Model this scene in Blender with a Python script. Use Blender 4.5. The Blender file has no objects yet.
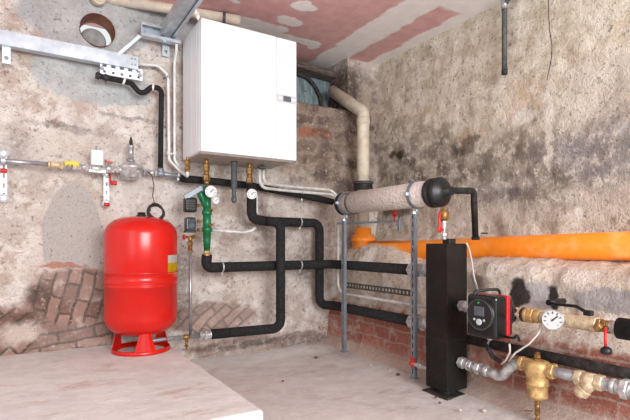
import bpy, bmesh, math, random
from mathutils import Vector, Matrix, noise
random.seed(7)
C = bpy.context.scene.collection
PI = math.pi
V = Vector

# ------------------------------------------------------------------ camera
F = 470.0                       # focal length in pixels of a 630x420 frame
YAW = math.radians(31.8)        # turned right of the back wall's normal
HZ = 243.0                      # horizon row
CZ = 0.835                      # camera height over the floor
FW = V((math.sin(YAW), math.cos(YAW), 0))
RT = V((math.cos(YAW), -math.sin(YAW), 0))
D = 3.20                        # back wall
R = 2.62                        # right wall
CEIL = CZ + 1.55
PLAT = 0.19                     # height of the concrete platform

def at(px, py, X=None, Y=None, Z=None):
    """point of the room seen at a photo position, on the plane X=, Y= or Z=  (metres)"""
    d = FW + RT * ((px - 315) / F) + V((0, 0, 1)) * ((HZ - py) / F)
    if X is not None: k = X / d.x
    elif Y is not None: k = Y / d.y
    else: k = (Z - CZ) / d.z
    return V((0, 0, CZ)) + d * k

cam = bpy.data.cameras.new('camera'); co = bpy.data.objects.new('camera', cam); C.objects.link(co)
co.location = (0, 0, CZ); co.rotation_euler = (PI / 2, 0, -YAW)
cam.sensor_width = 36; cam.lens = F / 630 * 36; cam.shift_y = (HZ - 210) / 630
cam.clip_start = 0.05
bpy.context.scene.camera = co

# ------------------------------------------------------------------ materials
def lin(c):
    return tuple(((x / 255) / 12.92 if x / 255 <= .04045 else ((x / 255 + .055) / 1.055) ** 2.4) for x in c) + (1,)

class NT:
    def __init__(s, name):
        s.m = bpy.data.materials.new(name); s.m.use_nodes = True
        s.t = s.m.node_tree; s.n = s.t.nodes; s.l = s.t.links
        s.b = s.n['Principled BSDF']
        tc = s.n.new('ShaderNodeTexCoord'); s.co = tc.outputs['Object']
    def put(s, sock, v):
        if hasattr(v, 'is_linked') or isinstance(v, bpy.types.NodeSocket): s.l.new(v, sock)
        else: sock.default_value = v
    def noise(s, scale, detail=4, rough=.6, vec=None, dist=0):
        n = s.n.new('ShaderNodeTexNoise'); s.put(n.inputs['Vector'], vec or s.co)
        n.inputs['Scale'].default_value = scale; n.inputs['Detail'].default_value = detail
        n.inputs['Roughness'].default_value = rough; n.inputs['Distortion'].default_value = dist
        return n.outputs['Fac']
    def noisec(s, scale, detail=3, vec=None):
        n = s.n.new('ShaderNodeTexNoise'); s.put(n.inputs['Vector'], vec or s.co)
        n.inputs['Scale'].default_value = scale; n.inputs['Detail'].default_value = detail
        return n.outputs['Color']
    def voro(s, scale, vec=None, out='Distance', feature='F1'):
        n = s.n.new('ShaderNodeTexVoronoi'); n.feature = feature; s.put(n.inputs['Vector'], vec or s.co)
        n.inputs['Scale'].default_value = scale
        return n.outputs[out]
    def rng(s, v, a, b, c=0., d=1., smooth=True):
        n = s.n.new('ShaderNodeMapRange'); n.interpolation_type = 'SMOOTHSTEP' if smooth else 'LINEAR'
        s.put(n.inputs[0], v)
        for i, k in enumerate((a, b, c, d)): s.put(n.inputs[i + 1], k)
        return n.outputs[0]
    def math(s, op, a, b=0.):
        n = s.n.new('ShaderNodeMath'); n.operation = op; s.put(n.inputs[0], a); s.put(n.inputs[1], b)
        return n.outputs[0]
    def vmath(s, op, a, b):
        n = s.n.new('ShaderNodeVectorMath'); n.operation = op; s.put(n.inputs[0], a); s.put(n.inputs[1], b)
        return n.outputs['Value'] if op == 'LENGTH' else n.outputs[0]
    def mix(s, fac, a, b, mode='MIX'):
        n = s.n.new('ShaderNodeMix'); n.data_type = 'RGBA'; n.blend_type = mode
        s.put(n.inputs['Factor'], fac)
        s.put(n.inputs['A'], lin(a) if isinstance(a, tuple) and len(a) == 3 else a)
        s.put(n.inputs['B'], lin(b) if isinstance(b, tuple) and len(b) == 3 else b)
        return n.outputs['Result']
    def warp(s, vec, scale, amount):
        c = s.noisec(scale, 3, vec)
        c = s.vmath('SUBTRACT', c, (.5, .5, .5)); c = s.vmath('MULTIPLY', c, (amount,) * 3)
        return s.vmath('ADD', vec, c)
    def ell(s, vec, cx, cy, rx, ry, soft=.25, rot=0.):
        """mask of an ellipse in the first two coordinates of vec"""
        d = s.vmath('SUBTRACT', vec, (cx, cy, 0))
        if rot:
            n = s.n.new('ShaderNodeVectorRotate'); n.rotation_type = 'Z_AXIS'; s.put(n.inputs['Vector'], d)
            n.inputs['Angle'].default_value = -rot; d = n.outputs[0]
        d = s.vmath('MULTIPLY', d, (1 / rx, 1 / ry, 0))
        return s.rng(s.vmath('LENGTH', d, (0, 0, 0)), 1 + soft, 1 - soft)
    def uv(s, a, b):
        """2-D coordinates from two axes of the object space ('X','Y','Z')"""
        x = s.n.new('ShaderNodeSeparateXYZ'); s.put(x.inputs[0], s.co)
        c = s.n.new('ShaderNodeCombineXYZ'); s.l.new(x.outputs[a], c.inputs[0]); s.l.new(x.outputs[b], c.inputs[1])
        return c.outputs[0], x
    def brick(s, vec, rot=0., w=.24, h=.075, mortar=.009, off=.5):
        if rot:
            n = s.n.new('ShaderNodeVectorRotate'); n.rotation_type = 'Z_AXIS'; s.put(n.inputs['Vector'], vec)
            n.inputs['Angle'].default_value = -rot; vec = n.outputs[0]
        n = s.n.new('ShaderNodeTexBrick'); s.put(n.inputs['Vector'], vec)
        n.inputs['Scale'].default_value = 1; n.inputs['Brick Width'].default_value = w
        n.inputs['Row Height'].default_value = h; n.inputs['Mortar Size'].default_value = mortar
        n.inputs['Mortar Smooth'].default_value = .6; n.offset = off
        n.inputs['Color1'].default_value = (0, 0, 0, 1); n.inputs['Color2'].default_value = (1, 1, 1, 1)
        n.inputs['Mortar'].default_value = (.5, .5, .5, 1)
        return n.outputs['Color'], n.outputs['Fac']
    def bump(s, h, dist=.01, strength=1.):
        n = s.n.new('ShaderNodeBump'); n.inputs['Distance'].default_value = dist
        n.inputs['Strength'].default_value = strength
        s.put(n.inputs['Height'], h); s.l.new(n.outputs[0], s.b.inputs['Normal'])
    def done(s, col, rough=.6, metal=0.):
        s.put(s.b.inputs['Base Color'], lin(col) if isinstance(col, tuple) and len(col) == 3 else col)
        s.put(s.b.inputs['Roughness'], rough); s.put(s.b.inputs['Metallic'], metal)
        return s.m

def simple(name, col, rough=.5, metal=0., var=.12, scale=30., bump=0., bscale=None, spec=None):
    t = NT(name)
    dark = tuple(int(c * (1 - var)) for c in col); lite = tuple(min(255, int(c * (1 + var * .6))) for c in col)
    f = t.rng(t.noise(scale, 4), .3, .7)
    c = t.mix(f, dark, lite)
    if bump: t.bump(t.noise(bscale or scale * 3, 3), bump)
    if spec is not None: t.b.inputs['Specular IOR Level'].default_value = spec
    return t.done(c, rough, metal)

M = {}
M['white_enamel'] = simple('white_enamel', (243, 245, 248), .32, 0, .01, 3)
M['grey_plastic'] = simple('grey_plastic', (196, 200, 206), .4, 0, .04)
M['screen'] = simple('screen', (92, 98, 106), .25, 0, .1)
M['underside'] = simple('boiler_underside', (176, 164, 152), .5, 0, .08, 12)
M['galv'] = simple('galvanised_steel', (192, 200, 208), .40, .5, .08, 14)
M['galv_dark'] = simple('dull_galvanised_steel', (140, 148, 156), .46, .5, .1, 16)
M['white_steel'] = simple('zinc_plated_plate', (226, 230, 235), .4, .2, .04)
M['slot'] = simple('dark_slot', (70, 72, 74), .8)
M['steel_pipe'] = simple('steel_pipe', (176, 178, 182), .3, .65, .1, 25)
M['zinc'] = simple('zinc_fitting', (198, 197, 195), .33, .45, .2, 28)
M['brass'] = simple('brass', (150, 112, 62), .36, .5, .25, 40, .0015, 70)
M['brass_dull'] = simple('dull_cast_brass', (204, 168, 112), .45, .3, .16, 45, .002, 120)
M['brass_pale'] = simple('pale_bronze', (214, 192, 160), .45, .25, .14, 45, .002, 90)
M['foam'] = simple('black_foam_insulation', (38, 36, 37), .85, 0, .35, 60, .004, 140, .3)
M['foam_dusty'] = simple('dusty_black_foam', (52, 47, 46), .88, 0, .4, 30, .004, 140, .25)
M['black'] = simple('black_plastic', (27, 27, 29), .42, 0, .25, 20)
M['black_gloss'] = simple('black_gloss_plastic', (20, 20, 23), .25, 0, .2, 20)
M['rubber'] = simple('black_rubber', (36, 32, 33), .6, 0, .3, 30)
M['iron'] = simple('dark_iron', (62, 58, 54), .7, .3, .35, 40, .004)
M['lead_grey'] = simple('weathered_grey_pipe', (88, 88, 86), .6, .3, .25, 30, .003)
M['grey_pipe'] = simple('grey_drain_plastic', (84, 88, 92), .45, 0, .15, 20)
M['white_pipe'] = simple('white_pipe', (224, 224, 222), .38, 0, .06, 15)
M['pale_pipe'] = simple('pale_pipe', (204, 201, 196), .42, .1, .1, 20)
M['cream_pipe'] = simple('cream_drain_pipe', (206, 194, 174), .5, 0, .12, 10)
M['beam_pipe'] = simple('cream_ceiling_pipe', (214, 200, 184), .5, 0, .1, 8)
M['green'] = simple('green_enamel', (14, 108, 66), .35, 0, .22, 25)
M['red_paint'] = simple('red_paint', (204, 24, 14), .25, 0, .05, 5)
M['red_plastic'] = simple('red_plastic', (200, 28, 40), .35, 0, .08)
M['red_lever'] = simple('red_lever_grip', (196, 44, 36), .4, 0, .1)
M['yellow'] = simple('yellow_plastic', (226, 190, 20), .45, 0, .1)
M['paper'] = simple('white_paper', (226, 224, 218), .6, 0, .04)
M['dial'] = simple('white_dial', (206, 207, 206), .5, 0, .01)
M['ink'] = simple('black_ink', (30, 30, 32), .5)
M['led'] = simple('green_mark', (40, 190, 80), .4)
M['cable_white'] = simple('pale_cable', (212, 204, 196), .45, 0, .05)
M['cable_grey'] = simple('grey_cable', (120, 120, 122), .5, 0, .1)
M['wire'] = simple('dark_wire', (48, 42, 40), .6)
M['smoke'] = simple('smoked_plastic', (68, 74, 82), .18, 0, .4, 25)
def orange():
    t = NT('orange_drain_plastic')
    d = t.rng(t.noise(9, 5), .45, .7); c = t.mix(t.math('MULTIPLY', d, .5), (250, 140, 30), (238, 182, 124))
    t.bump(t.noise(14, 3), .006)
    return t.done(c, .42)
M['orange'] = orange()
def wrap():
    t = NT('beige_foil_wrap')
    v = t.voro(70); n = t.noise(14, 4)
    c = t.mix(t.rng(n, .3, .7), (184, 160, 148), (206, 188, 176))
    c = t.mix(t.rng(v, .08, .5), c, (226, 214, 206))
    t.bump(v, .006)
    return t.done(c, .42, .1)
M['wrap'] = wrap()
def pillar():
    t = NT('quilted_black_jacket')
    a, x = t.uv('X', 'Z')
    s = t.math('ADD', x.outputs['X'], x.outputs['Y'])
    g = t.math('MULTIPLY', t.math('SINE', t.math('MULTIPLY', s, 420.)), t.math('SINE', t.math('MULTIPLY', x.outputs['Z'], 420.)))
    c = t.mix(t.rng(g, -.6, .8), (19, 16, 15), (34, 28, 26))
    c = t.mix(t.rng(t.noise(6, 4), .45, .8, 0., .35), c, (70, 60, 54))
    t.bump(g, .002); t.b.inputs['Specular IOR Level'].default_value = .25
    return t.done(c, .62)
M['pillar'] = pillar()
# ------------------------------------------------------------------ mesh helpers
def frame(d):
    d = d.normalized(); a = V((0, 0, 1)) if abs(d.z) < .95 else V((1, 0, 0))
    u = d.cross(a).normalized(); return u, d.cross(u).normalized()

def fillet(pts, rad, n=8):
    pts = [V(p) for p in pts]; out = [pts[0]]
    for i in range(1, len(pts) - 1):
        p, a, b = pts[i], pts[i - 1] - pts[i], pts[i + 1] - pts[i]
        la, lb = a.length, b.length
        r = rad[i] if isinstance(rad, (list, tuple)) else rad
        if r <= 0 or la < 1e-6 or lb < 1e-6: out.append(p); continue
        a.normalize(); b.normalize(); ang = a.angle(b)
        if ang > PI - .02 or ang < .02: out.append(p); continue
        t = min(r / math.tan(ang / 2), la * .49, lb * .49); rr = t * math.tan(ang / 2)
        bis = (a + b).normalized(); c = p + bis * (rr / math.sin(ang / 2))
        s, e = p + a * t - c, p + b * t - c; tot = s.angle(e); ax = s.cross(e).normalized()
        for k in range(n + 1): out.append(c + Matrix.Rotation(tot * k / n, 3, ax) @ s)
    out.append(pts[-1]); return out

def sweep(bm, pts, rad, seg=20, caps=True):
    pts = [V(p) for p in pts]; n = len(pts)
    u = None; rings = []
    for i, p in enumerate(pts):
        d = (pts[min(i + 1, n - 1)] - pts[max(i - 1, 0)]).normalized()
        if u is None: u, _ = frame(d)
        u = (u - d * u.dot(d)).normalized(); w = d.cross(u)
        r = rad[i] if isinstance(rad, (list, tuple)) else rad
        rings.append([bm.verts.new(p + (u * math.cos(2 * PI * k / seg) + w * math.sin(2 * PI * k / seg)) * r) for k in range(seg)])
    for a, b in zip(rings, rings[1:]):
        for k in range(seg):
            f = bm.faces.new((a[k], a[(k + 1) % seg], b[(k + 1) % seg], b[k])); f.smooth = True
    if caps: bm.faces.new(rings[0][::-1]); bm.faces.new(rings[-1])

def tube(bm, pts, r, bend=.05, seg=20, caps=True, n=8):
    sweep(bm, fillet(pts, bend, n), r, seg, caps)

def lathe(bm, o, axis, prof, seg=28, smooth=True, caps=True, a0=0.):
    """prof = [(distance along axis, radius)...]"""
    o = V(o); ax = V(axis).normalized(); u, w = frame(ax); rings = []
    for t, r in prof:
        rings.append([bm.verts.new(o + ax * t + (u * math.cos(a0 + 2 * PI * k / seg) + w * math.sin(a0 + 2 * PI * k / seg)) * max(r, 1e-5)) for k in range(seg)])
    for a, b in zip(rings, rings[1:]):
        for k in range(seg):
            f = bm.faces.new((a[k], a[(k + 1) % seg], b[(k + 1) % seg], b[k])); f.smooth = smooth
    if caps: bm.faces.new(rings[0][::-1]); bm.faces.new(rings[-1])

def steps(bm, o, axis, segs, n=20, b=.003):
    """stepped turned piece: [(length, radius, kind)] kind 'r' round, 'h' hexagon, 'g' ribbed"""
    o = V(o); ax = V(axis).normalized(); t = 0
    for L, r, k in segs:
        if k == 'g':
            m = max(2, int(L / .006)); pr = []
            for i in range(m):
                pr += [(t + L * i / m, r * .92), (t + L * (i + .3) / m, r), (t + L * (i + .7) / m, r)]
            lathe(bm, o, ax, pr + [(t + L, r * .92)], n)
        elif k == 'h':
            lathe(bm, o, ax, [(t, r - b), (t + b, r), (t + L - b, r), (t + L, r - b)], 6, False)
        else:
            lathe(bm, o, ax, [(t, r - b), (t + b, r), (t + L - b, r), (t + L, r - b)], n)
        t += L
    return o + ax * t

def box(bm, c, s, rot=None, bev=0., seg=2):
    r = bmesh.ops.create_cube(bm, size=1.)
    vs = r['verts']; m = Matrix.Diagonal(V(s)).to_4x4()
    if rot is not None: m = rot.to_4x4() @ m
    bmesh.ops.transform(bm, matrix=Matrix.Translation(V(c)) @ m, verts=vs)
    if bev:
        es = list({e for v in vs for e in v.link_edges})
        bmesh.ops.bevel(bm, geom=es, offset=bev, segments=seg, affect='EDGES', profile=.5)

def bar(bm, a, b, w, h, bev=0., up=None):
    """rectangular bar from a to b, w across, h along 'up'"""
    a, b = V(a), V(b); d = (b - a); L = d.length; d.normalize()
    up = V(up) if up else (V((0, 0, 1)) if abs(d.z) < .9 else V((0, -1, 0)))
    s = d.cross(up).normalized(); u = s.cross(d)
    rot = Matrix((d, s, u)).transposed()
    box(bm, (a + b) / 2, (L, w, h), rot, bev)

def ring(bm, c, axis, r, r2, seg=32, s2=10):
    c = V(c); u, w = frame(V(axis)); ax = V(axis).normalized(); rows = []
    for i in range(seg):
        a = 2 * PI * i / seg; e = u * math.cos(a) + w * math.sin(a)
        rows.append([bm.verts.new(c + e * (r + r2 * math.cos(2 * PI * j / s2)) + ax * (r2 * math.sin(2 * PI * j / s2))) for j in range(s2)])
    for i in range(seg):
        for j in range(s2):
            f = bm.faces.new((rows[i][j], rows[(i + 1) % seg][j], rows[(i + 1) % seg][(j + 1) % s2], rows[i][(j + 1) % s2])); f.smooth = True

def band(bm, c, axis, r, w, th=.003, seg=36):
    """flat strap round a pipe"""
    lathe(bm, V(c) - V(axis).normalized() * w / 2, axis, [(0, r), (0, r + th), (w, r + th), (w, r), (0, r)], seg, False, False)

def channel(bm, a, b, w, h, th=.003, open_dir=(0, 0, -1), slots=True, pitch=.05):
    """U rail from a to b: slotted web, two flanges pointing to open_dir; w across, h flange depth"""
    a, b = V(a), V(b); d = (b - a); L = d.length; d.normalize(); o = V(open_dir).normalized(); s = d.cross(o).normalized()
    for k in (-1, 1):
        bar(bm, a + s * k * (w / 2 - th / 2) + o * h / 2, b + s * k * (w / 2 - th / 2) + o * h / 2, th, h, 0, o)
        lip = s * k * (w / 2 - .006) + o * (h - th / 2)
        bar(bm, a + lip, b + lip, .012, th, 0, o)
    e = w * .34
    if slots:
        for k in (-1, 1):
            bar(bm, a + s * k * (w / 2 - e / 2), b + s * k * (w / 2 - e / 2), e, th, 0, o)
        n = max(1, int(L / pitch)); q = L / n
        for i in range(n):
            p = a + d * (q * i); bar(bm, p, p + d * q * .42, w - 2 * e + .001, th, 0, o)
    else: bar(bm, a, b, w, th, 0, o)

def strip(bm, a, b, w, th, pitch=.03, normal=(0, -1, 0), fill=.45):
    """perforated flat strip"""
    a, b = V(a), V(b); d = b - a; L = d.length; d.normalize(); nn = V(normal); s = d.cross(nn).normalized(); e = w * .3
    for k in (-1, 1): bar(bm, a + s * k * (w / 2 - e / 2), b + s * k * (w / 2 - e / 2), e, th, 0, nn)
    n = max(1, round(L / pitch)); q = L / n
    for i in range(n + 1):
        p = a + d * max(0, q * (i - fill / 2)); r = a + d * min(L, q * (i + fill / 2)); bar(bm, p, r, w - 2 * e + .0005, th, 0, nn)

# ------------------------------------------------------------------ objects
def nb(): return bmesh.new()
def root_loc(p):
    return V((0, 0, 0)) if p is None else V(p.get('_o', (0, 0, 0)))
ORG = {}
def mesh(name, bm, mat, parent=None, org=None):
    """ONE mesh object; bm is in room coordinates"""
    bmesh.ops.recalc_face_normals(bm, faces=bm.faces[:])
    if org is None:
        if parent is not None: org = ORG[parent.name]
        else:
            xs = [v.co for v in bm.verts]
            org = V((sum(v.x for v in xs) / len(xs), sum(v.y for v in xs) / len(xs), min(v.z for v in xs)))
    org = V(org)
    bmesh.ops.translate(bm, verts=bm.verts[:], vec=-org)
    me = bpy.data.meshes.new(name); bm.to_mesh(me); bm.free()
    for m in (mat if isinstance(mat, (list, tuple)) else [mat]): me.materials.append(M[m] if isinstance(m, str) else m)
    o = bpy.data.objects.new(name, me); C.objects.link(o)
    ORG[o.name] = org
    if parent is not None: o.parent = parent
    else: o.location = org
    return o
def tag(o, label, cat, group=None):
    o['label'] = label; o['category'] = cat
    if group: o['group'] = group
    return o
def thing(name, label, cat, loc, group=None):
    o = bpy.data.objects.new(name, None); C.objects.link(o); o.location = V(loc); o.empty_display_size = .05
    ORG[o.name] = V(loc)
    return tag(o, label, cat, group)
def one(name, bm, mat, label, cat, group=None):
    return tag(mesh(name, bm, mat), label, cat, group)
def struct(name, bm, mat, parent=None, label=None):
    o = mesh(name, bm, mat, parent, org=None if parent else (0, 0, 0))
    if parent is None: o['kind'] = 'structure'
    if label: o['label'] = label
    return o
def copy_thing(o, delta, label):
    c = o.copy(); C.objects.link(c); c.location = o.location + V(delta); c['label'] = label
    for ch in o.children:
        d = ch.copy(); C.objects.link(d); d.parent = c
        for g in ch.children:
            e = g.copy(); C.objects.link(e); e.parent = d
    return c
def fbm(p, s, o=4): return noise.fractal(V(p) * s, .9, 2.1, o)
# ------------------------------------------------------------------ setting: walls
def bw(px, py): p = at(px, py, Y=D); return p.x, p.z
def rw(px, py): p = at(px, py, X=R); return p.y, p.z
NX0, NX1, NZ0 = 1.40, 2.30, CZ + 1.105        # niche in the back wall
HC = at(97.5, 31, Y=D); HR = 0.102            # round hole
BRICK_L = [(bw(78, 296), .27, .19), (bw(48, 330), .36, .15), (bw(8, 335), .2, .17), (bw(215, 318), .36, .16), (bw(290, 338), .3, .12)]
ARCH = (bw(74, 232), .165, .30)

def back_material():
    t = NT('old_plaster_back'); u, x = t.uv('X', 'Z')
    w1 = t.warp(u, 7, .12); w2 = t.warp(u, 16, .07)
    n1 = t.noise(2.2, 5); n2 = t.noise(9, 5, .65); n3 = t.noise(38, 4, .7); n4 = t.noise(120, 3, .7)
    base = t.mix(t.rng(n1, .35, .65), (210, 198, 191), (194, 179, 170))
    cell = t.voro(4.2, t.warp(u, 5, .28), 'Color')
    cs_ = t.n.new('ShaderNodeSeparateColor'); t.put(cs_.inputs[0], cell); cv = cs_.outputs[0]
    base = t.mix(t.rng(cv, .55, .6, 0, .55), base, (224, 214, 206))
    base = t.mix(t.rng(cv, .22, .17, 0, .5), base, (186, 162, 146))
    base = t.mix(t.rng(n2, .44, .62, 0, .8), base, (234, 227, 219))
    base = t.mix(t.rng(t.noise(5.5, 6, .72), .56, .66, 0, .65), base, (172, 146, 131))
    base = t.mix(t.rng(t.noise(13, 6, .75), .57, .66, 0, .7), base, (146, 120, 107))
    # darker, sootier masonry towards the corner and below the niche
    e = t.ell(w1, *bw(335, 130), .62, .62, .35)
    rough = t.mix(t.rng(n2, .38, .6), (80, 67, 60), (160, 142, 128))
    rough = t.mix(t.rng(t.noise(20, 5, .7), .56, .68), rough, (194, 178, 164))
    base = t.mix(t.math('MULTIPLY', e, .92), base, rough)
    e = t.ell(w1, *bw(300, 245), .55, .42, .4)
    base = t.mix(t.math('MULTIPLY', e, .5), base, t.mix(t.rng(t.noise(11, 6, .75), .42, .58), (120, 102, 92), (206, 190, 178)))
    # stone courses beside the boiler
    bc, bf = t.brick(t.warp(u, 7, .11), .03, .34, .10, .02)
    e = t.ell(w2, *bw(312, 132), .36, .26, .2)
    st = t.mix(bc, (92, 72, 62), (150, 130, 116)); st = t.mix(t.rng(bc, .84, .9), st, (164, 92, 54))
    st = t.mix(bf, st, (150, 134, 120)); base = t.mix(t.math('MULTIPLY', e, t.rng(n2, .34, .6, .2, .8)), base, st)
    # grey cement repairs
    cem = t.mix(t.rng(n2, .3, .7), (176, 178, 178), (196, 198, 197))
    for (c, rx, ry) in ((bw(88, 22), .38, .17), (bw(92, 76), .33, .175), (bw(120, 96), .2, .06), (bw(160, 18), .3, .12)):
        base = t.mix(t.math('MULTIPLY', t.ell(w2, c[0], c[1], rx, ry, .07), .92), base, cem)
    arch = t.mix(t.rng(n3, .3, .7), (174, 171, 168), (192, 189, 186))
    base = t.mix(t.math('MULTIPLY', t.ell(t.warp(u, 6, .05), ARCH[0][0], ARCH[0][1] - .06, ARCH[1], ARCH[2] + .06, .05), t.rng(x.outputs['Z'], CZ - .16, CZ - .13)), base, arch)
    base = t.mix(t.math('MULTIPLY', t.ell(w1, ARCH[0][0], ARCH[0][1] - .04, ARCH[1] + .07, ARCH[2] + .1, .3), .25), base, (196, 176, 162))
    pale = t.ell(w1, *bw(70, 152), .2, .15, .3)
    base = t.mix(t.math('MULTIPLY', pale, .6), base, (214, 204, 194))
    # bare brickwork low on the wall
    def bricks(base, c, rx, ry, rot, w=.22, h=.075, amt=.92):
        bc, bf = t.brick(t.warp(u, 7, .045), rot, w, h, .011)
        b = t.mix(bc, (134, 102, 90), (176, 142, 128)); b = t.mix(t.rng(n2, .54, .68, 0, .7), b, (204, 188, 176))
        b = t.mix(t.math('MULTIPLY', bf, .9), b, (84, 70, 63)); b = t.mix(t.rng(n3, .57, .7, 0, .6), b, (210, 198, 188)); b = t.mix(t.rng(n3, .4, .3, 0, .55), b, (104, 82, 72))
        return t.mix(t.math('MULTIPLY', t.ell(w2, c[0], c[1], rx, ry, .16), amt), base, b)
    base = bricks(base, BRICK_L[1][0], .5, .17, .10, .2, .07, .85)
    base = bricks(base, BRICK_L[0][0], .27, .18, 1.32, .18, .072, .85)
    base = bricks(base, BRICK_L[2][0], .16, .15, .75)
    base = bricks(base, BRICK_L[3][0], .34, .11, .72, .2, .065, .75)
    base = bricks(base, bw(265, 345), .6, .09, .12, .26, .09, .6)
    # dark stains, darker patches by vessel, pipes, ridge and floor line; chalky losses
    for (c, rx, ry, a) in ((bw(40, 295), .07, .06, .7), (bw(25, 320), .1, .03, .5), (bw(170, 300), .14, .2, .5), (bw(85, 132), .12, .02, .4), (bw(345, 95), .12, .2, .75), (bw(330, 72), .3, .08, .7), (bw(300, 340), .3, .05, .5), (bw(140, 325), .2, .08, .65), (bw(262, 215), .05, .16, .45), (bw(180, 265), .12, .1, .5), (bw(305, 265), .1, .16, .5), (bw(235, 345), .4, .03, .7), (bw(90, 350), .5, .02, .6), (bw(15, 150), .08, .12, .35), (bw(130, 118), .2, .015, .5), (bw(60, 125), .15, .015, .5)):
        base = t.mix(t.math('MULTIPLY', t.ell(w2, c[0], c[1], rx, ry, .5), t.rng(n3, .3, .55, .15 * a, a)), base, (72, 60, 55))
    for (c, rx, ry, a) in ((bw(18, 335), .1, .06, .8), (bw(255, 285), .18, .1, .6), (bw(300, 215), .14, .1, .4), (bw(30, 268), .2, .03, .5)):
        base = t.mix(t.math('MULTIPLY', t.ell(w2, c[0], c[1], rx, ry, .5), a), base, (220, 204, 194))
    red = t.ell(w2, *bw(62, 266), .13, .012, .4)
    base = t.mix(t.math('MULTIPLY', red, .7), base, (172, 100, 78))
    base = t.mix(t.rng(n4, .55, .7, 0, .5), base, (104, 87, 78))
    base = t.mix(t.rng(n3, .58, .68, 0, .65), base, (112, 92, 82))
    pit = t.noise(62, 3, .7); base = t.mix(t.rng(pit, .65, .72, 0, .55), base, (84, 70, 63))
    base = t.mix(t.rng(n3, .4, .3, 0, .5), base, (232, 224, 216))
    h = t.math('ADD', t.math('MULTIPLY', n2, .45), t.math('ADD', t.math('MULTIPLY', n3, .5), t.math('MULTIPLY', n4, .22)))
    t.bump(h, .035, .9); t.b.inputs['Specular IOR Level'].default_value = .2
    return t.done(base, .9)

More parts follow.
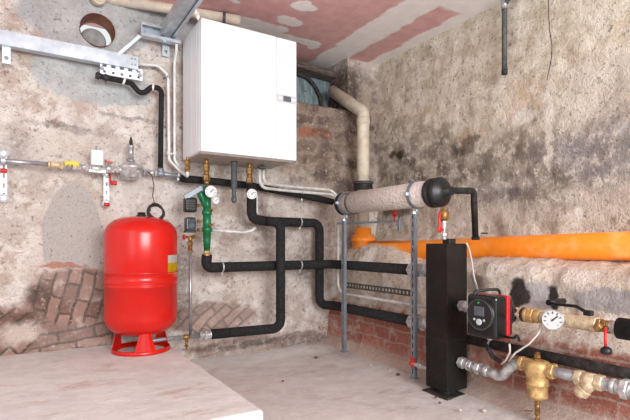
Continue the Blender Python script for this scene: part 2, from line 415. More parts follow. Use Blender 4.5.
def right_material():
    t = NT('old_plaster_right'); u, x = t.uv('Y', 'Z'); z = x.outputs['Z']
    w1 = t.warp(u, 5, .18); w2 = t.warp(u, 14, .09)
    n1 = t.noise(2.6, 5); n2 = t.noise(8, 6, .68); n3 = t.noise(30, 5, .7); n4 = t.noise(110, 3, .7)
    base = t.mix(t.rng(n2, .36, .64), (172, 157, 140), (206, 192, 174))
    base = t.mix(t.rng(n1, .45, .62, 0, .7), base, (228, 219, 203))
    dark = t.mix(t.rng(n2, .38, .6), (98, 90, 82), (172, 160, 148))
    for (c, rx, ry, a) in ((rw(395, 130), .34, .45, .7), (rw(440, 160), .55, .24, .85), (rw(540, 170), .5, .2, .75), (rw(420, 95), .3, .12, .35), (rw(385, 205), .35, .16, .7), (rw(600, 160), .3, .14, .55), (rw(395, 75), .2, .08, .5)):
        base = t.mix(t.math('MULTIPLY', t.ell(w1, c[0], c[1], rx, ry, .4), a), base, dark)
    blue = t.mix(t.rng(n2, .4, .62), (150, 143, 141), (182, 175, 172))
    for (c, rx, ry, a) in ((rw(605, 150), .22, .2, .75), (rw(560, 150), .2, .1, .55), (rw(500, 190), .3, .08, .5)):
        base = t.mix(t.math('MULTIPLY', t.ell(w2, c[0], c[1], rx, ry, .35), a), base, blue)
    for (c, rx, ry, a) in ((rw(530, 88), .2, .06, .8), (rw(515, 108), .2, .06, .7), (rw(470, 135), .14, .06, .6), (rw(420, 110), .2, .04, .4), (rw(590, 50), .25, .12, .35), (rw(520, 60), .3, .1, .3)):
        base = t.mix(t.math('MULTIPLY', t.ell(w2, c[0], c[1], rx, ry, .5), a), base, (196, 158, 116))
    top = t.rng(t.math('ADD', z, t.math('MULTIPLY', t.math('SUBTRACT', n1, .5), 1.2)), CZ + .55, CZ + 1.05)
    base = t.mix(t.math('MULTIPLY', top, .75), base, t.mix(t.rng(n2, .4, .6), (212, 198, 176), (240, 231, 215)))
    for (c, rx, ry, a) in ((rw(549, 120), .03, .28, .8), (rw(605, 80), .22, .16, .6), (rw(522, 118), .08, .05, .85), (rw(400, 85), .2, .07, .5), (rw(500, 150), .05, .03, .7), (rw(455, 175), .06, .03, .5), (rw(575, 195), .12, .04, .5), (rw(440, 95), .3, .06, .4), (rw(480, 215), .8, .06, .3), (rw(610, 205), .2, .08, .35)):
        base = t.mix(t.math('MULTIPLY', t.ell(w2, c[0], c[1], rx, ry, .5), a), base, (224, 212, 200))
    vein = t.noise(16, 6, .75)
    base = t.mix(t.rng(vein, .53, .62, 0, .75), base, (224, 212, 198))
    base = t.mix(t.rng(t.noise(22, 6, .8), .57, .64, 0, .55), base, (112, 98, 88))
    base = t.mix(t.rng(n3, .57, .7, 0, .7), base, (88, 78, 70))
    base = t.mix(t.rng(n4, .56, .7, 0, .55), base, (96, 82, 72))
    pit = t.noise(55, 3, .7); base = t.mix(t.rng(pit, .63, .7, 0, .65), base, (76, 65, 58)); base = t.mix(t.rng(pit, .36, .3, 0, .6), base, (232, 222, 208))
    for (c, rx, ry, a) in ((rw(392, 155), .05, .03, .85), (rw(372, 98), .06, .07, .6), (rw(462, 150), .1, .04, .5)):
        base = t.mix(t.math('MULTIPLY', t.ell(w2, c[0], c[1], rx, ry, .5), a), base, (58, 44, 38))
    # ledge under the orange pipe: sandy mortar, grey blocks, then red brick to the floor
    sand = t.mix(t.rng(n2, .35, .65), (214, 196, 178), (234, 222, 210)); sand = t.mix(t.rng(n3, .54, .68, 0, .7), sand, (158, 138, 122)); sand = t.mix(t.rng(n4, .53, .66, 0, .6), sand, (146, 126, 112)); sand = t.mix(t.rng(t.noise(18, 6, .8), .55, .63, 0, .6), sand, (168, 146, 130))
    zz = t.math('ADD', z, t.math('MULTIPLY', t.math('SUBTRACT', n2, .5), .16))
    base = t.mix(t.rng(zz, CZ + .11, CZ + .02), base, sand)
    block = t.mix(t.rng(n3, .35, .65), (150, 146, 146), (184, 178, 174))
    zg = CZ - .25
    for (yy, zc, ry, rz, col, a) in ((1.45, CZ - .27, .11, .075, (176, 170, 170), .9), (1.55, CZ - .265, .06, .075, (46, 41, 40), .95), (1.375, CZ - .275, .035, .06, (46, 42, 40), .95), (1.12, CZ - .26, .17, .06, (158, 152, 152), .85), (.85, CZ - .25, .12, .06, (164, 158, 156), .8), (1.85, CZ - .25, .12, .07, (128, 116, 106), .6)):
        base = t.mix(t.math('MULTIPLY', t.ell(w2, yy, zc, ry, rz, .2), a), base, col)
    bc, bf = t.brick(t.warp(u, 8, .035), 0, .25, .085, .008)
    br = t.mix(bc, (150, 86, 72), (186, 122, 104)); br = t.mix(bf, br, (176, 146, 132))
    br = t.mix(t.rng(n2, .5, .66, 0, .75), br, (206, 186, 174)); br = t.mix(t.rng(n3, .56, .68, 0, .75), br, (112, 80, 70)); br = t.mix(t.rng(n4, .55, .7, 0, .5), br, (214, 196, 184))
    base = t.mix(t.rng(zz, CZ - .44, CZ - .49), base, br)
    base = t.mix(t.rng(zz, .14, .03, 0, .9), base, (204, 186, 174))
    for (c, rx, ry, a, col) in ((rw(400, 155), .05, .03, .9, (66, 52, 44)), (rw(470, 140), .08, .04, .7, (92, 78, 68)), (rw(505, 195), .2, .03, .5, (112, 100, 94)), (rw(540, 150), .12, .05, .5, (120, 108, 102)), (rw(425, 190), .15, .05, .6, (96, 84, 76)), (rw(395, 210), .2, .05, .7, (90, 78, 70)), (rw(522, 118), .07, .045, .8, (236, 228, 216)), (rw(549, 130), .02, .25, .8, (232, 222, 208)), (rw(575, 215), .05, .025, .8, (232, 224, 214)), (rw(462, 225), .03, .025, .9, (226, 218, 210))):
        base = t.mix(t.math('MULTIPLY', t.ell(t.warp(w2, 30, .05), c[0], c[1], rx, ry, .25), a), base, col)
    h = t.math('ADD', t.math('MULTIPLY', n2, .35), t.math('ADD', t.math('MULTIPLY', n3, .55), t.math('MULTIPLY', n4, .3)))
    t.bump(h, .03, .9); t.b.inputs['Specular IOR Level'].default_value = .2
    return t.done(base, .9)

def back_disp(x, z):
    p = V((x, 3.1, z))
    d = .012 * fbm(p, 1.6) + .007 * fbm(p, 7) + .003 * fbm(p, 22)
    for (c, rx, rz) in BRICK_L:
        q = ((x - c[0]) / rx) ** 2 + ((z - c[1]) / rz) ** 2
        if q < 1: d += .022 * (1 - q)
    q = ((x - ARCH[0][0]) / ARCH[1]) ** 2 + ((z - ARCH[0][1]) / ARCH[2]) ** 2
    if q < 1.1: d = d * .35 + .006
    if z < CZ + .62 and x < 1.2: d += .008 * min(1, (CZ + .62 - z) / .03)      # upper coat ends in a ridge
    return d
def build_back():
    bm = nb(); st = .02
    xs = []; x = -1.5
    while x < 2.80: xs.append(x); x += st
    # line the grid up with the niche
    def snap(a, t):
        i = min(range(len(a)), key=lambda k: abs(a[k] - t)); a[i] = t; return i
    zs = [i * st for i in range(int(2.42 / st) + 1)]
    i0, i1, j0 = snap(xs, NX0), snap(xs, NX1), snap(zs, NZ0)
    g = {}
    for i, xx in enumerate(xs):
        for j, z in enumerate(zs):
            px, pz = xx, z
            dx, dz = px - HC.x, pz - HC.z; r = math.hypot(dx, dz)
            if HR - .012 < r < HR + .012: px, pz = HC.x + dx * HR / r, HC.z + dz * HR / r
            g[i, j] = bm.verts.new((px, D + back_disp(px, pz), pz))
    for i in range(len(xs) - 1):
        for j in range(len(zs) - 1):
            q = [g[i, j], g[i + 1, j], g[i + 1, j + 1], g[i, j + 1]]
            if sum(math.hypot(v.co.x - HC.x, v.co.z - HC.z) < HR + .002 for v in q) == 4: continue
            if i0 <= i < i1 and j >= j0: continue
            f = bm.faces.new(q); f.smooth = True
    # niche: sill, jambs and the wall at its back
    def sheet(p, a, b, na, nb_, amp):
        p, a, b = V(p), V(a), V(b); nrm = a.cross(b).normalized(); rows = []
        for i in range(na + 1):
            rows.append([])
            for j in range(nb_ + 1):
                q = p + a * i / na + b * j / nb_
                e = 0 if i in (0, na) or j in (0, nb_) else amp * fbm(q, 9)
                rows[-1].append(bm.verts.new(q + nrm * e))
        for i in range(na):
            for j in range(nb_):
                f = bm.faces.new((rows[i][j], rows[i + 1][j], rows[i + 1][j + 1], rows[i][j + 1])); f.smooth = True
    dn = .36
    sheet((NX0, D - .01, NZ0), (NX1 - NX0, 0, 0), (0, dn, 0), 30, 12, .012)
    sheet((NX1, D - .01, NZ0), (0, 0, .5), (0, dn, 0), 16, 12, .014)
    sheet((NX0, D - .01, NZ0), (0, 0, .5), (0, dn, 0), 16, 12, .014)
    sheet((NX0, D + dn, NZ0), (NX1 - NX0 + .4, 0, 0), (0, 0, .5), 40, 16, .012)
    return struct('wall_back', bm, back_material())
build_back()

def right_profile(y):
    """cross-section of the right wall: (x, z) from floor to ceiling"""
    b = .03 * fbm((0, y, 3), 2.5)
    near = max(0, min(1, (1.9 - y) / .5))
    hump = max(0, 1 - ((y - 2.86) / .46) ** 2)                    # mortar heaped over the pipe near the corner
    return [(1.985 - .04 * near, -.01), (2.05 - .04 * near, .02), (2.10, .07), (2.115, .2), (2.125, .34),
            (2.14 + b * .4, .375), (2.20 + b, .43), (2.235 + b - .05 * hump, .50), (2.25 + b - .09 * hump, .655 + .06 * hump), (2.285 + b - .06 * hump, .71 + .10 * hump + .02 * b),
            (2.36 - .04 * hump, .735 + .11 * hump), (2.47 , .755 + .12 * hump), (2.56, .82 + .06 * hump), (2.60, .90), (R, .98), (R, 1.2), (R, 1.5), (R, 1.9), (R, 2.42)]
def build_right():
    bm = nb(); rows = []; y = -.6
    while y < 3.62:
        pr = right_profile(y); pts = []
        for (a, b) in zip(pr, pr[1:]):
            n = max(1, int(math.hypot(b[0] - a[0], b[1] - a[1]) / .022))
            pts += [(a[0] + (b[0] - a[0]) * k / n, a[1] + (b[1] - a[1]) * k / n) for k in range(n)]
        pts.append(pr[-1])
        rows.append((y, pts)); y += .022
    m = min(len(p) for _, p in rows); grid = []
    for y, pts in rows:
        # resample every section to the same count
        L = [0]
        for a, b in zip(pts, pts[1:]): L.append(L[-1] + math.hypot(b[0] - a[0], b[1] - a[1]))
        out = []; k = 0
        for i in range(m):
            s = L[-1] * i / (m - 1)
            while k < len(L) - 2 and L[k + 1] < s: k += 1
            f = (s - L[k]) / max(1e-9, L[k + 1] - L[k]); a, b = pts[k], pts[k + 1]
            out.append((a[0] + (b[0] - a[0]) * f, a[1] + (b[1] - a[1]) * f))
        line = []
        for (x, z) in out:
            p = V((2.5, y, z)); e = .013 * fbm(p, 2) + .009 * fbm(p, 7) + .005 * fbm(p, 20)
            if .42 < z < .98: e *= 1.7
            line.append(bm.verts.new((x - e, y, z + (e * .6 if .38 < z < .95 else 0))))
        grid.append(line)
    for a, b in zip(grid, grid[1:]):
        for k in range(m - 1):
            f = bm.faces.new((a[k], a[k + 1], b[k + 1], b[k])); f.smooth = True
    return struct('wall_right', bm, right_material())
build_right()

# ------------------------------------------------------------------ ceiling and floor
def ceil_material():
    t = NT('plasterboard'); u, x = t.uv('X', 'Y'); w = t.warp(u, 7, .09); w3 = t.warp(u, 22, .035)
    w = t.vmath('ADD', w, t.vmath('SUBTRACT', w3, u))
    s = t.n.new('ShaderNodeSeparateXYZ'); t.put(s.inputs[0], w); X = s.outputs['X']; Y = s.outputs['Y']
    n = t.noise(10, 4)
    pink = t.mix(t.rng(n, .35, .65), (212, 166, 166), (224, 181, 179))
    white = t.mix(t.rng(n, .35, .65), (240, 237, 236), (248, 245, 244))
    col = pink
    strip_ = t.math('MULTIPLY', t.rng(X, 2.06, 2.09), t.rng(X, 2.33, 2.30))
    edge = t.rng(X, 2.49, 2.53)
    near = t.math('MULTIPLY', t.rng(Y, 2.22, 2.16), t.rng(X, 2.06, 2.09))
    m = t.math('MAXIMUM', t.math('MAXIMUM', strip_, edge), near)
    def ce(px, py): p = at(px, py, Z=CEIL); return p.x, p.y
    for (c, rx, ry) in ((ce(305, 7), .10, .055), (ce(289, 21), .10, .06), (ce(280, 29), .06, .05), (ce(256, 26), .22, .10), (ce(306, 42), .13, .05), (ce(233, 0), .05, .03), (ce(313, 47), .05, .05), (ce(285, 37), .16, .05)):
        m = t.math('MAXIMUM', m, t.ell(w, c[0], c[1], rx, ry, .1))
    col = t.mix(m, pink, white)
    t.bump(t.math('ADD', t.math('MULTIPLY', m, .4), t.math('MULTIPLY', n, .3)), .006)
    return t.done(col, .85)
bm = nb(); box(bm, (.6, 1.4, CEIL + .03), (4.4, 4.6, .06)); struct('ceiling', bm, ceil_material())

def floor_material(name, a, b, stain):
    t = NT(name); u, x = t.uv('X', 'Y')
    n1 = t.noise(2.5, 5); n2 = t.noise(14, 5, .65); n3 = t.noise(90, 3, .7)
    c = t.mix(t.rng(n1, .35, .65), a, b); c = t.mix(t.rng(n2, .4, .7, 0, .5), c, tuple(min(255, k + 12) for k in b))
    st = t.noise(3.2, 6, .7, t.vmath('MULTIPLY', t.co, (1, 2.2, 1)))
    c = t.mix(t.rng(st, .54, .68, 0, .65), c, stain)
    c = t.mix(t.rng(n3, .62, .8, 0, .45), c, (140, 120, 110))
    t.bump(t.math('ADD', n2, t.math('MULTIPLY', n3, .4)), .006); t.b.inputs['Specular IOR Level'].default_value = .25
    return t.done(c, .85)
bm = nb(); n = 110; vs = {}
for i in range(n + 1):
    for j in range(n + 1):
        x, y = -1.5 + 3.8 * i / n, -.6 + 3.9 * j / n
        rise = .02 * max(0, (x - 1.75) / .3) if x > 1.75 else 0
        rise += .03 * max(0, (y - 3.0) / .2)
        vs[i, j] = bm.verts.new((x, y, .006 * fbm((x, y, 0), 2.5) + .003 * fbm((x, y, 5), 12) + min(.03, rise)))
for i in range(n):
    for j in range(n):
        f = bm.faces.new((vs[i, j], vs[i + 1, j], vs[i + 1, j + 1], vs[i, j + 1])); f.smooth = True
struct('floor', bm, floor_material('dusty_screed', (202, 195, 190), (213, 207, 202), (184, 169, 160)))
bm = nb(); box(bm, ((-1.5 + .79) / 2, (1.65 + 3.23) / 2, PLAT / 2 - .02), (2.29, 1.58, PLAT + .04), None, .012, 3)
bmesh.ops.subdivide_edges(bm, edges=bm.edges[:], cuts=24, use_grid_fill=True)
for v in bm.verts: v.co += V((fbm(v.co, 6), fbm(v.co + V((3, 0, 0)), 6), .4 * fbm(v.co, 9))) * .006
o = struct('floor_platform', bm, floor_material('pale_concrete', (211, 207, 203), (222, 218, 214), (190, 164, 144)))
o['label'] = 'low pale concrete platform along the back wall carrying the red vessel'

# panel with a curved iron band in the niche
def panel_material():
    t = NT('weathered_blue_board'); n = t.noise(7, 5, .7, t.vmath('MULTIPLY', t.co, (6, 1, 1)))
    c = t.mix(t.rng(n, .35, .65), (84, 98, 104), (134, 150, 154)); c = t.mix(t.rng(t.noise(20, 4), .6, .72, 0, .7), c, (70, 64, 58))
    t.bump(n, .006); return t.done(c, .8)
pl = at(300, 90, Y=3.47); pr = at(333.5, 90, Y=3.47)
bm = nb(); box(bm, ((1.45 + pr.x) / 2, 3.485, CZ + 1.30), (pr.x - 1.45, .03, .34), None, .004)
win = struct('window_1', bm, panel_material()); win['label'] = 'weathered blue-grey board closing the niche above the stone courses'
bm = nb(); pts = [at(a, b, Y=3.45) for a, b in ((296, 73.5), (304, 76), (311, 81), (316, 88), (320, 97), (322, 108))]
tube(bm, pts, .018, .2, 12); mesh('curved_band', bm, 'iron', win)
bm = nb(); box(bm, (pr.x + .012, 3.46, CZ + 1.30), (.03, .05, .36), None, .004); mesh('frame', bm, 'iron', win)
def lintel_mat():
    t = NT('sooty_timber'); n = t.noise(10, 5, .7, t.vmath('MULTIPLY', t.co, (1, 8, 8)))
    t.bump(n, .01); return t.done(t.mix(t.rng(n, .35, .65), (58, 50, 46), (112, 100, 90)), .9)
a = at(297, 74, Y=3.38); b = at(342, 79, Y=3.38)
bm = nb(); bar(bm, (1.38, 3.40, CZ + 1.485), (2.36, 3.40, CZ + 1.45), .12, .055, .012)
bmesh.ops.subdivide_edges(bm, edges=bm.edges[:], cuts=6, use_grid_fill=True)
for v in bm.verts: v.co += V((0, fbm(v.co, 8), fbm(v.co + V((5, 0, 0)), 8))) * .01
o = struct('trim_1', bm, lintel_mat()); o['label'] = 'dark sooty timber lintel across the top of the niche'
# lining of the round hole
t = NT('rusty_duct'); t.done(t.mix(t.rng(t.noise(14, 5), .35, .65), (118, 70, 52), (158, 104, 80)), .8); M['duct'] = t.m
bm = nb(); lathe(bm, (HC.x, D - .02, HC.z), (0, 1, 0), [(0, HR - .001), (.15, HR - .004)], 40, True, False)
duct = one('wall_duct', bm, 'duct', 'round rust-brown duct opening high in the grey cement patch of the back wall', 'duct')
bm = nb(); lathe(bm, (HC.x - .010, D + .105, HC.z - .018), (0, 1, 0), [(0, HR * .66), (.012, HR * .74)], 40)
mesh('mortar_plug', bm, simple('grey_mortar', (160, 159, 156), .9, 0, .15, 20, .006), duct)
# ------------------------------------------------------------------ boiler
YB0, YB1 = 2.748, 3.13
BX0 = at(201, 90, Y=YB0).x; BX1 = at(297, 90, Y=YB0).x; BS = at(277, 90, Y=YB0).x
BZ0, BZ1 = CZ + .552, CZ + 1.352
t = thing('wall_boiler', 'large white wall-hung boiler with a narrow control strip down its right side', 'boiler', ((BX0 + BX1) / 2, (YB0 + YB1) / 2, BZ0))
bm = nb(); box(bm, ((BX0 + BX1) / 2, (YB0 + .03 + YB1) / 2, (BZ0 + BZ1) / 2), (BX1 - BX0, YB1 - YB0 - .03, BZ1 - BZ0), None, .008, 3); mesh('casing', bm, 'white_enamel', t)
bm = nb(); box(bm, ((BX0 + BS) / 2, YB0 + .018, (BZ0 + BZ1) / 2), (BS - BX0 - .003, .036, BZ1 - BZ0 - .001), None, .006, 3); mesh('front_cover', bm, 'white_enamel', t)
bm = nb(); box(bm, ((BX1 + BS) / 2, YB0 + .02, (BZ0 + BZ1) / 2), (BX1 - BS - .003, .036, BZ1 - BZ0 - .001), None, .006, 3); cs = mesh('control_cover', bm, 'white_enamel', t)
z = at(286, 99, Y=YB0).z
bm = nb(); box(bm, ((BX1 + BS) / 2, YB0 + .0005, z), (BX1 - BS - .006, .006, .054), None, .002); mesh('control_panel', bm, 'grey_plastic', cs)
bm = nb(); box(bm, (at(287, 99, Y=YB0).x, YB0 - .003, z), (.058, .004, .036), None, .001); mesh('display', bm, 'screen', cs)
for px in (280.2, 292.3, 294.6):
    bm = nb(); lathe(bm, (at(px, 99, Y=YB0).x, YB0 - .002, z), (0, -1, 0), [(0, .008), (.003, .008), (.004, .006)], 16); mesh('button', bm, 'white_enamel', cs)
for dx in (.09, .20):
    bm = nb(); box(bm, (BX0 - .001, YB0 + dx, (BZ0 + BZ1) / 2), (.003, .004, BZ1 - BZ0 - .04)); mesh('side_groove', bm, 'grey_plastic', t)
bm = nb(); box(bm, ((BX0 + BX1) / 2, (YB0 + YB1) / 2 + .02, BZ0 - .002), (BX1 - BX0 - .03, YB1 - YB0 - .07, .006)); mesh('bottom_plate', bm, 'underside', t)

# connections under the boiler
YC = 2.97
def xc(px, y=YC): return at(px, 160, Y=y).x
def zc(py, px, y=YC): return at(px, py, Y=y).z
def union(px, y1, label, s=1.):
    top = BZ0 - .004; L = top - zc(y1, px)
    t = thing('brass_union', label, 'pipe fitting', (xc(px), YC, top - L), 'brass unions under the boiler')
    bm = nb(); steps(bm, (xc(px), YC, top), (0, 0, -1), [(L * .22, .013 * s, 'r'), (L * .28, .022 * s, 'h'), (L * .14, .018 * s, 'r')]); mesh('coupling_nut', bm, 'brass', t)
    bm = nb(); steps(bm, (xc(px), YC, top - L * .64), (0, 0, -1), [(L * .24, .024 * s, 'h'), (L * .12, .017 * s, 'r')]); mesh('lower_nut', bm, 'brass', t)
union(187.5, 172, 'small brass union under the left corner of the white boiler', .8)
union(206.5, 184, 'brass union under the boiler directly above the green manifold')
union(249.5, 186, 'brass union under the boiler above the black vertical pipe with the white gauge')
bm = nb(); o_ = V((xc(234), YC, BZ0 - .004)); L = o_.z - zc(203, 234)
lathe(bm, o_, (0, 0, -1), [(0, .022), (.02, .024), (.022, .02), (L * .66, .02), (L * .68, .014), (L * .86, .014), (L * .87, .018), (L * .95, .018), (L, .011)], 20)
one('condensate_drain', bm, 'grey_pipe', 'short dark grey plastic drain tube hanging open under the middle of the boiler', 'drain pipe')

# ------------------------------------------------------------------ green safety manifold
YM = 3.0
def xm(px, y=YM): return at(px, 220, Y=y).x
def zm(py, px=207, y=YM): return at(px, py, Y=y).z
def pm(px, py, y=YM): return at(px, py, Y=y)
t = thing('safety_manifold', 'green enamelled valve manifold under the boiler with black and smoked caps on its left', 'valve manifold', pm(207, 252))
bm = nb(); zt, zb = zm(186), zm(251)
lathe(bm, (xm(207), YM, zt), (0, 0, -1), [(0, .012), (.006, .024), (.05, .026), (.052, .031), (.075, .031), (.077, .026), (.16, .026), (.162, .032), (.19, .032), (.192, .026), (.27, .027), (.272, .032), (.30, .032), (.302, .027), (.36, .024), (zt - zb, .02)], 24)
sweep(bm, [pm(197.5, 188.5), pm(201, 195), pm(207, 208)], [.019, .024, .024], 18)
mesh('body', bm, 'green', t)
bm = nb(); bar(bm, pm(184.5, 198, 2.95), pm(202, 187.5, 2.95), .010, .034, .003, (0, 0, 1)); mesh('lever', bm, 'galv_dark', t)
bm = nb(); c = pm(190, 205, 2.97); box(bm, c, (.080, .06, .095), None, .016, 3)
for k in range(5): box(bm, c + V((0, -.031, -.032 + k * .016)), (.06, .006, .006), None, .002)
mesh('black_cap', bm, 'black', t)
bm = nb(); c = pm(190, 224, 2.97); box(bm, c, (.066, .055, .085), None, .012, 3); box(bm, c + V((0, -.028, 0)), (.046, .01, .06), None, .004)
sc = mesh('smoked_cap', bm, 'smoke', t)
bm = nb(); box(bm, c + V((0, 0, -.047)), (.07, .05, .014), None, .004); mesh('cap_collar', bm, 'black', sc)
for py in (205.5, 221, 230):
    bm = nb(); steps(bm, pm(197, py), (1, 0, 0), [(.012, .012, 'h'), (.02, .009, 'r')]); mesh('nipple', bm, 'brass', t)
for py in (210, 225):
    bm = nb(); p = pm(209, py, 2.975); steps(bm, p, (.7, -.7, 0), [(.014, .008, 'r'), (.012, .011, 'h')]); bar(bm, p + V((.012, -.015, .0)), p + V((.035, -.015, .014)), .006, .006, .001); mesh('test_cock', bm, 'brass', t)
bm = nb(); steps(bm, pm(207, 250.5), (0, 0, -1), [(.02, .024, 'h'), (.02, .019, 'r')]); mesh('outlet_nut', bm, 'brass_dull', t)

def gauge(name, c, n, r, label, group=None, depth=.022, small=False, stem=.04):
    """round dial instrument facing n"""
    c = V(c); n = V(n).normalized(); u, w = frame(n)
    t = thing(name, label, 'gauge', c, group)
    bm = nb(); lathe(bm, c - n * depth, n, [(0, r * .5), (.004, r * .96), (depth - .002, r), (depth + .002, r), (depth + .002, r * .93), (depth, r * .92)], 32); mesh('case', bm, 'zinc' if not small else 'dial', t)
    bm = nb(); lathe(bm, c + n * .0003, n, [(0, r * .92), (.0008, r * .92)], 32); d = mesh('dial', bm, 'dial', t)
    bm = nb(); lathe(bm, c - n * (depth - .001), -n, [(0, r * .2), (stem, r * .2)], 12); mesh('stem', bm, 'zinc', t)
    bm = nb(); p = c + n * .0018; h = u if abs(u.z) < .5 else w; v = V((0, 0, 1))
    for k in range(9):
        a = math.radians(-45 + 270 * k / 8); e = h * math.cos(a) + v * math.sin(a)
        bar(bm, p + e * r * .62, p + e * r * .84, r * .09, .0006, 0, n)
    mesh('scale_marks', bm, 'ink', d)
    bm = nb(); e = h * -.75 + v * .66; bar(bm, p - e * r * .2, p + e * r * .62, r * .12, .001, 0, n); lathe(bm, p, n, [(0, r * .1), (.002, r * .1)], 12); mesh('needle', bm, 'ink', d)
    return t
GN = (-.25, -1, -.05)
gauge('pressure_gauge', pm(211, 191.5, 2.92), GN, .038, 'white round dial gauge on top of the green manifold')
gauge('pressure_gauge', pm(216, 200.5, 2.91), GN, .022, 'tiny white round dial just under the gauge of the green manifold', small=True)
gauge('thermometer', at(252, 194, Y=2.91), GN, .035, 'white round dial thermometer on the black vertical pipe under the boiler')

# filling tee with red knob left of the manifold
t = thing('brass_tee_valve', 'brass tee valve with a small red knob left of the green manifold foot', 'valve', pm(190, 252))
bm = nb(); e = steps(bm, pm(185.5, 237), (1, 0, 0), [(.012, .010, 'h'), (.03, .009, 'r'), (.016, .013, 'h'), (.022, .009, 'r')]); steps(bm, pm(190.2, 237), (0, 0, -1), [(.03, .012, 'r'), (.028, .018, 'h'), (.022, .014, 'r'), (.02, .017, 'h')]); mesh('body', bm, 'brass', t)
bm = nb(); lathe(bm, pm(185.6, 237), (-1, 0, 0), [(0, .008), (.004, .016), (.012, .018), (.018, .013)], 16); mesh('knob', bm, 'red_plastic', t)
bm = nb(); tube(bm, [pm(190.4, 253), at(190.4, 334, Y=YM)], .011, seg=14)
one('steel_pipe', bm, 'steel_pipe', 'thin steel pipe running down from the brass tee valve to the vessel connection', 'pipe')
# small pale pipe from the manifold to the black pipe
bm = nb(); tube(bm, [pm(212, 230), pm(244, 232.5), pm(252, 230.5, 2.99), pm(255.5, 227.5, 2.99)], .012, .03, 14)
one('bypass_pipe', bm, 'pale_pipe', 'thin pale pipe running right from the green manifold to the black pipe loop', 'pipe')
bm = nb(); tube(bm, [at(257, 195, Y=2.99), at(257, 221, Y=2.99)], .0055, seg=10)
one('sensor_tube', bm, 'white_pipe', 'thin white vertical tube beside the black pipe below the white thermometer', 'tube')

# ------------------------------------------------------------------ black insulated pipes
XP, ZA, ZB = 2.015, CZ - .163, CZ - .478
RI = .034
t0 = pm(207, 255)
pA = [t0, V((t0.x, 3.02, ZA)), V((XP, 3.02, ZA)), V((XP, 2.12, ZA))]
bm = nb(); tube(bm, pA, RI, .075, 24)
one('insulated_pipe', bm, 'foam', 'black insulated pipe from the green manifold foot to the upper fitting of the black column', 'insulated pipe')
yB = 3.096
g = at(251.5, 189, Y=YC); zBh = at(290, 222, Y=3.04).z
xT = at(277, 226, Y=3.0).x
XBd = at(319.5, 270, Y=yB).x
pB = [V((g.x, YC, zc(184, 251))), V((g.x, YC, zBh + .01)), V((g.x + .16, 3.04, zBh)), V((XBd, yB, zBh)), V((XBd, yB, ZB)), V((XP, 2.96, ZB)), V((XP, 2.12, ZB))]
bm = nb(); tube(bm, pB, RI, [0, .06, .2, .065, .055, .055, 0], 24)
one('insulated_pipe', bm, 'foam', 'black insulated pipe from the white thermometer down to the lower fitting of the black column', 'insulated pipe')
zC = CZ - .600; xCe = at(214, 336, Y=2.94).x
pC = [V((xT - .085, 3.01, zBh)), V((xT, 2.945, zBh - .01)), V((xT, 2.945, zC)), V((xCe, 2.985, zC))]
bm = nb(); tube(bm, pC, RI - .001, [0, .06, .06, 0], 24)
one('insulated_pipe', bm, 'foam', 'black insulated branch pipe dropping in front of the others to the vessel connection', 'insulated pipe')
# thin black pipe high behind the unions
pD = [at(181, 178.5, Y=3.09), at(215, 181.5, Y=3.10), at(250, 185.5, Y=3.11), at(300, 195, Y=3.1), at(333, 202, Y=3.06)]
bm = nb(); tube(bm, pD, .025, .3, 18)
one('insulated_pipe', bm, 'foam', 'thin black insulated pipe behind the brass unions running right to the beige cylinder', 'insulated pipe')

def clamp(c, axis, r, wall, label):
    c = V(c); ax = V(axis).normalized()
    t = thing('pipe_clamp', label, 'pipe clamp', c, 'pipe clamps on the black pipes')
    bm = nb(); band(bm, c, ax, r, .010, .002); mesh('band', bm, 'zinc', t)
    bm = nb(); w = V(wall).normalized(); tube(bm, [c + w * r, c + w * (r + .12)], .005, seg=10); mesh('stud', bm, 'galv', t)
    bm = nb(); s = ax.cross(w).normalized(); s = s if s.z < 0 else -s
    box(bm, c + s * (r + .008), (.014, .014, .018), None, .002); lathe(bm, c + s * (r + .012), s, [(0, .004), (.012, .004)], 8); mesh('screw_lug', bm, 'zinc', t)
clamp((at(222, 265, Y=3.02).x, 3.02, ZA), (1, 0, 0), RI, (0, 1, 0), 'pipe clamp on the middle black pipe just right of the green manifold')
clamp((at(300, 265, Y=3.02).x, 3.02, ZA), (1, 0, 0), RI, (0, 1, 0), 'pipe clamp on the middle black pipe between the branch and the corner')
clamp((at(300, 222, Y=3.06).x, 3.062, zBh), (1, 0, 0), RI, (0, 1, 0), 'pipe clamp on the topmost black pipe loop under the thin pale pipes')
clamp(at(302, 195.3, Y=3.10), (1, 0, -.05), .025, (0, 1, 0), 'pipe clamp on the thin black pipe behind the two bent pale pipes')
clamp((at(178, 178, Y=3.10).x, 3.10, CZ + .445), (1, 0, 0), .017, (0, 1, 0), 'pipe clamp on the gas pipe end left of the brass unions')

# pale twin pipes from the boiler to the corner
for i, (dx, dy, lab) in enumerate(((0, 0, 'upper pale bent pipe of the pair from the boiler underside to the beige cylinder'), (-4, 4.5, 'lower pale bent pipe of the pair from the boiler underside to the beige cylinder'))):
    p = [at(263.5 + dx, 170, Y=3.0), at(263.5 + dx, 183 + dy, Y=3.0), at(290, 186.5 + dy, Y=3.04), at(331, 190 + dy * 1.0, Y=3.04), at(338 - dx * .2, 197 + dy * .3, Y=3.0)]
    bm = nb(); tube(bm, p, .011, [0, .07, .2, .05, 0], 14)
    one('bent_pipe', bm, 'pale_pipe', lab, 'pipe', 'pale bent pipes')
p = at(262, 168.5, Y=3.0)
bm = nb(); box(bm, p + V((0, 0, .006)), (.06, .03, .012), None, .002); lathe(bm, p, (0, 0, 1), [(0, .012), (BZ0 - p.z, .012)], 14)
one('pipe_manifold_bracket', bm, 'lead_grey', 'small dark bracket under the boiler holding the tops of the pale bent pipes', 'bracket')

